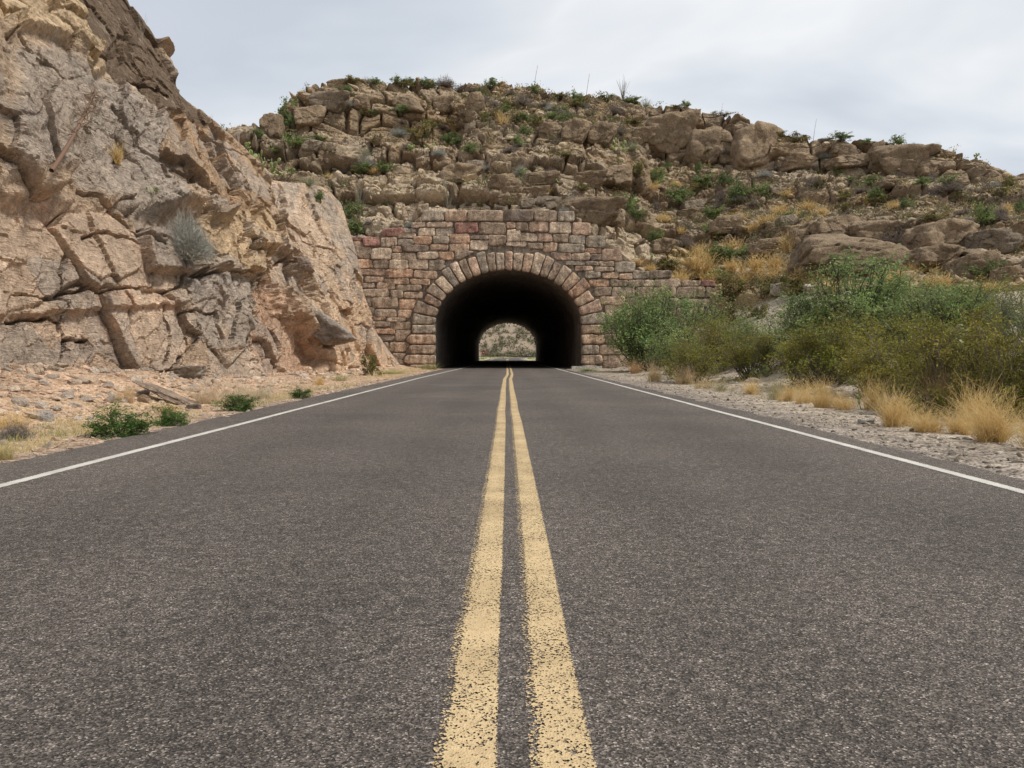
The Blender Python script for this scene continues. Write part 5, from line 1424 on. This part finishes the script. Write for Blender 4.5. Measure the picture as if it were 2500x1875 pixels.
big(lambda o: pear(o, 427, 70, (.14, .16, .075), (.25, .26, .13), padL=.12), 2470, 800, 150, 190, 'prickly_pear', 'prickly pear thicket at the right edge under the hill boulders', 'cactus', G1, ('ground',))
big(lambda o: pear(o, 423, 46, (.12, .17, .09), (.20, .26, .15), fruit=(.55, .16, .09), padL=.17), 2185, 1005, 115, 110, 'prickly_pear', 'prickly pear with red and orange fruit behind the golden grass', 'cactus', G1, ('ground',))
big(lambda o: pear(o, 426, 18, (.12, .17, .08), (.20, .26, .12), fruit=(.50, .10, .08), padL=.26), 2122, 1000, 62, 60, 'prickly_pear', 'small dark prickly pear with red fruit low in the golden grass', 'cactus', G1, ('ground',))
big(lambda o: pear(o, 424, 50, (.16, .19, .08), (.28, .31, .13), fruit=(.55, .35, .15), padL=.15), 1665, 925, 96, 96, 'prickly_pear', 'prickly pear clump in front of the green bush by the portal', 'cactus', G1, ('ground',))
big(lambda o: pear(o, 425, 44, (.14, .18, .08), (.25, .28, .13), fruit=(.5, .3, .15), padL=.16), 1740, 915, 74, 110, 'prickly_pear', 'prickly pear clump half hidden by the olive bush beside the verge', 'cactus', G1, ('ground',))
G2 = 'grass clumps along the right verge'
def gr(u, v, h, w, seed, label, n=420, spread=.34, c0=(.56, .385, .14), c1=(.72, .56, .29), wd=.010, group=G2, name='grass_clump', droop=.75, cat='grass'):
    return big(lambda m: grass(m, seed, n, c0, c1, spread, wd, droop), u, v, h, w, name, label, cat, group, ('ground',), .02, M_GRASS)
gr(2432, 1080, 140, 140, 431, 'largest golden grass clump, nearest on the right verge', 620, .40)
gr(2520, 1100, 120, 130, 432, 'golden grass clump cut by the right edge of the photo', 420)
gr(2342, 1060, 72, 90, 433, 'golden grass clump just left of the largest one', 380)
gr(2258, 1054, 88, 112, 434, 'sprawling golden grass clump in front of the olive creosote', 380, .5)
gr(2195, 1040, 110, 120, 435, 'golden grass clump growing through the red fruited cactus', 480, .36)
gr(2130, 1002, 100, 80, 436, 'upright golden grass clump left of the red fruited cactus', 360, .26)
gr(2300, 1010, 150, 120, 437, 'tall brownish grass clump against the dark creosote stems', 420, .30, (.42, .28, .15), (.55, .40, .24))
gr(2065, 1000, 60, 80, 446, 'sparse golden tuft between the row of three and the red fruited cactus', 240, .4)
gr(1985, 962, 54, 90, 447, 'dry tuft behind the row of three golden tufts', 240, .4)
gr(1830, 962, 50, 70, 448, 'straw tuft in front of the low olive bushes midway along the verge', 240, .35)
gr(1720, 948, 44, 70, 449, 'short straw tuft at the verge right of the cactus clump', 220, .35, (.48, .36, .18), (.62, .50, .30))
gr(2385, 1040, 120, 130, 450, 'tall golden grass clump behind the largest one', 380, .34)
gr(2010, 995, 66, 72, 438, 'golden grass tuft at right of a row of three on the verge', 420, .30)
gr(1957, 985, 56, 56, 439, 'golden grass tuft in the middle of a row of three on the verge', 320, .30)
gr(1922, 980, 60, 56, 440, 'golden grass tuft at left of a row of three on the verge', 320, .30)
gr(1886, 976, 66, 60, 441, 'greenish dry tuft under the olive bush beside the row of three tufts', 260, .3, (.30, .28, .15), (.48, .42, .26))
gr(1668, 938, 66, 66, 442, 'pale brown grass tuft at the verge nearest the cactus clump', 300, .26, (.48, .34, .20), (.60, .47, .30))
gr(1602, 932, 66, 54, 443, 'pale brown grass tuft in front of the green portal bush', 300, .26, (.50, .38, .20), (.62, .50, .32))
gr(1540, 912, 44, 60, 444, 'small reddish grass tuft at the foot of the green portal bush', 220, .3, (.40, .24, .12), (.52, .36, .2))
gr(1760, 955, 36, 54, 445, 'low greenish tuft on the gravel between two bushes', 200, .4, (.22, .22, .12), (.42, .38, .24))
G3 = 'plants on the left verge'
LSH0, LSH1 = (.045, .10, .020), (.11, .20, .045)
def lush(u, v, h, w, seed, label):
    return big(lambda o: shrub(o, seed, LSH0, LSH1, 26, 5200, .030, (.10, .10, .05), low=.05, twigs=6, asp=.3), u, v, h, w, 'green_shrub', label, 'shrub', G3, ('ground',), .06)
lush(292, 1064, 84, 150, 451, 'largest bright green low shrub beside the left edge of the road')
lush(417, 1038, 62, 80, 452, 'bright green low shrub just beyond the largest one on the left verge')
lush(586, 1002, 48, 98, 453, 'flat bright green shrub under the pale dry grass on the left verge')
lush(733, 972, 30, 56, 454, 'smallest bright green shrub, farthest along the left verge')
def lush2(u, v, h, w, seed, label, c0, c1, single=False):
    return big(lambda m: brush(m, seed, 420, c0, c1, wdt=.012), u, v, h, w, 'dry_bush', label, 'bush', G3, ('ground',), .03, M_TWIG)
lush2(36, 1076, 84, 110, 455, 'dark dead twiggy bush at the left edge of the photo', (.13, .11, .10), (.26, .22, .19), True)
gr(25, 1046, 56, 130, 456, 'dry yellow grass growing over the dark dead bush', 380, .5, group=G3)
gr(16, 1122, 48, 60, 457, 'green and yellow grass tuft nearest on the left verge', 300, .3, (.32, .28, .10), (.50, .42, .2), group=G3)
gr(316, 982, 62, 50, 458, 'straw coloured grass tuft standing on the left talus', 260, .3, (.56, .40, .22), (.66, .50, .32), group=G3)
gr(409, 1006, 30, 60, 459, 'rusty yellow grass behind the second green shrub', 260, .5, (.50, .34, .15), (.62, .46, .25), group=G3)
gr(505, 986, 62, 90, 460, 'pale fluffy dry grass at the foot of the grey cliff blocks', 360, .4, (.50, .38, .24), (.62, .50, .36), group=G3)
gr(575, 980, 58, 90, 461, 'pale dry grass behind the flat green shrub', 320, .4, (.48, .38, .26), (.62, .52, .38), group=G3)
gr(640, 972, 44, 80, 462, 'pale greenish dry grass farther along the cliff foot', 300, .4, (.42, .38, .24), (.58, .50, .36), group=G3)
gr(782, 940, 38, 44, 463, 'yellow grass tuft under the leaning grey slab', 200, .35, (.56, .38, .15), (.66, .48, .22), group=G3)
gr(830, 930, 26, 60, 464, 'low greenish tuft between leaning slab and portal', 220, .5, (.30, .28, .12), (.46, .40, .2), group=G3)
gr(1050, 902, 22, 50, 465, 'short green grass at the left foot of the arch', 240, .35, (.16, .20, .06), (.36, .34, .14), group=G3)
gr(960, 912, 14, 90, 466, 'low yellow green grass in front of the left arch stones', 260, .5, (.34, .32, .10), (.52, .46, .2), group=G3)
gr(1430, 906, 14, 70, 467, 'short green grass over the concrete footing right of the arch', 220, .5, (.12, .18, .05), (.34, .34, .14), group=G3)
# silver bush hanging on the cliff
big(lambda m: brush(m, 471, 2000, (.27, .27, .235), (.44, .43, .38), wdt=.007, droop=.05), 455, 640, 172, 150, 'silver_bush', 'large round silver grey bush growing out of the roadside cliff', 'bush', 'plants on the roadside cliff', ('cliff',), -.02, M_TWIG)
# dead flower stalk leaning on the cliff face
r1, r2 = hit(108, 425, ('cliff',)), hit(200, 228, ('cliff',))
a_ = np.array(r1[0]) + [.35, -.35, 0]; b_ = np.array(r2[0]) + [.6, -.5, 0]
o = empty('dead_stalk', tuple(a_)); m = MB(); tt = np.linspace(0, 1, 12)[:, None]
pts = (b_ - a_) * tt + np.array([.12, 0, -.15]) * (tt * (1 - tt)) * 1.6
tube(m, pts, np.linspace(.055, .02, 12), (.17, .105, .07), 6); m.build('stalk', M_TWIG, o)
m = MB(); r_ = np.random.RandomState(4)
for k in range(110):
    f_ = r_.uniform(.45, 1); p0 = pts[int(f_ * 11)] + r_.randn(3) * .03
    tube(m, [p0, p0 + r_.randn(3) * .17], [.012, .004], (.24, .17, .12), 3)
m.build('seed_heads', M_TWIG, o)
tag(o, 'dead brown flower stalk leaning against the grey cliff face', 'plant', 'plants on the roadside cliff')
# bare twigs on the cliff skyline
for u_, v_, h_, w_, sd_ in [(352, 100, 70, 34, 481), (518, 308, 34, 26, 482), (590, 362, 70, 60, 483)]:
    r0 = hit(u_ - 8, v_ + 4)
    big(lambda m: ocotillo(m, sd_, 5, (.30, .25, .2), (.4, .34, .28)), u_ - 6, v_, h_, w_, 'bare_twig', {481: 'thin bare twig high on the dark cliff skyline', 482: 'tiny bare twig halfway down the cliff skyline', 483: 'bare arching twigs where the cliff skyline meets the hill'}[sd_], 'plant', 'plants on the roadside cliff', 'all', .02, M_TWIG)

# ------------------------------------------------------------------ uncountable cover
def cover(name, n, xf_, yf_, L, wdt, c0, c1, seed, per=14, spread=.5, thr=-1):
    r = np.random.RandomState(seed); y = yf_(r.rand(n)); x = xf_(r.rand(n), y)
    msk = fbm(np.stack([x * .9, y * .5, x * 0], -1), 3, seed) > thr
    x, y = x[msk], y[msk]; z = ground_h(x, y)
    B = np.repeat(np.stack([x, y, z], -1), per, 0); nn = len(B); B[:, :2] += r.randn(nn, 2) * .06
    m_ = MB(); blades(m_, B, cone_dirs(nn, r, spread), r.uniform(.5, 1.2, nn) * L, wdt, c0, c1, r, .5, 2, .1)
    tag(m_.build(name, M_GRASS), kind='stuff')
cover('dry_grass', 1500, lambda t_, y: -4.75 - t_ ** 1.3 * 1.9, lambda t_: 6.5 * (58 / 6.5) ** t_, .11, .006, (.44, .36, .16), (.66, .55, .32), 501, 14, .6, -.05)
cover('low_grass', 900, lambda t_, y: 5.6 + t_ * 2.6 - (y > 40) * 1.0, lambda t_: 9 * (57 / 9) ** t_, .10, .006, (.34, .30, .16), (.60, .48, .28), 502, 12, .6, .0)
cover('sparse_green_grass', 260, lambda t_, y: -4.7 - t_ * 1.0, lambda t_: 7 * (58 / 7) ** t_, .13, .007, (.14, .20, .06), (.40, .40, .2), 503, 12, .6, .1)
# scrub beyond the tunnel
r = np.random.RandomState(9); sc_ = MB()
for k in range(4200):
    t_ = r.rand() ** 1.3; x = r.uniform(-32, 42); fyv = 330 + t_ * 230 + x * .15
    i_ = np.argmin(abs(fx - x)); j_ = int(round(t_ * 89)); z = FPn[j_, i_, 2]; s_ = r.uniform(.5, 1.5)
    n = 16; P_ = r.randn(n, 3) * [s_ * .5, s_ * .5, s_ * .4] + [x, fyv - .5, z + s_ * .35]
    c_ = (.17, .17, .095) if r.rand() < .6 else (.22, .19, .13)
    leaves(sc_, P_, s_ * .33, np.array(c_) * .7, np.array(c_) * 1.2, r, .2, .7)
for k in range(260):
    sd_ = r.choice([-1, 1]); y = r.uniform(164, 300); x = road_path(y) + sd_ * r.uniform(5.2, 9); s_ = r.uniform(.15, .4)
    P_ = r.randn(14, 3) * [s_ * .5, s_ * .5, s_ * .3] + [x, y, float(ground_h(x, y)) + s_ * .3]
    leaves(sc_, P_, s_ * .3, (.13, .17, .05), (.3, .33, .12), r, .2, .6)
tag(sc_.build('distant_scrub', M_LEAF), kind='stuff')

r = np.random.RandomState(19); hs = MB()
pr2 = np.clip(up_ - .25, 0, 1) * (.35 + 1.2 * rub) * (T > .03); pr2 /= pr2.sum()
for ix in r.choice(pr2.size, 1500, p=pr2.ravel()):
    p = HA[nl:nl + R].reshape(-1, 3)[ix]; s_ = r.uniform(.2, .6); n = 36
    c_ = [(.16, .17, .07), (.20, .165, .11), (.19, .17, .09), (.42, .32, .15)][r.choice(4, p=[.3, .3, .2, .2])]
    P_ = r.randn(n, 3) * [s_ * .55, s_ * .55, s_ * .35] + p + [0, 0, s_ * .5]
    leaves(hs, P_, s_ * .22, np.array(c_) * .65, np.array(c_) * 1.25, r, .8, .35)
tag(hs.build('hillside_scrub', M_LEAF), kind='stuff')

# ------------------------------------------------------------------ labels: look + place, counted from the left where several share both
ORD = ['', 'first', 'second', 'third', 'fourth', 'fifth', 'sixth', 'seventh', 'eighth', 'ninth', 'tenth', 'eleventh', 'twelfth', 'thirteenth', 'fourteenth', 'fifteenth', 'sixteenth', 'seventeenth', 'eighteenth', 'nineteenth', 'twentieth']
by = {}
for e_ in ENT: by.setdefault((e_[1], e_[2]), []).append(e_)
for (look, zone), L_ in by.items():
    L_.sort(key=lambda e_: e_[3])
    for i, e_ in enumerate(L_):
        if len(L_) == 1: e_[0]['label'] = f'{look} {zone}'
        elif i < len(ORD) - 1: e_[0]['label'] = f'{look}, {ORD[i + 1]} from the left {zone}'
        else: e_[0]['label'] = f'{look}, {ORD[len(L_) - i] if len(L_) - i < len(ORD) else str(len(L_) - i) + "th"} from the right {zone}'
for vs in VAR.values():
    for s_, used in vs:
        if not used:
            for ch in list(s_.children): bpy.data.objects.remove(ch)
            bpy.data.objects.remove(s_)
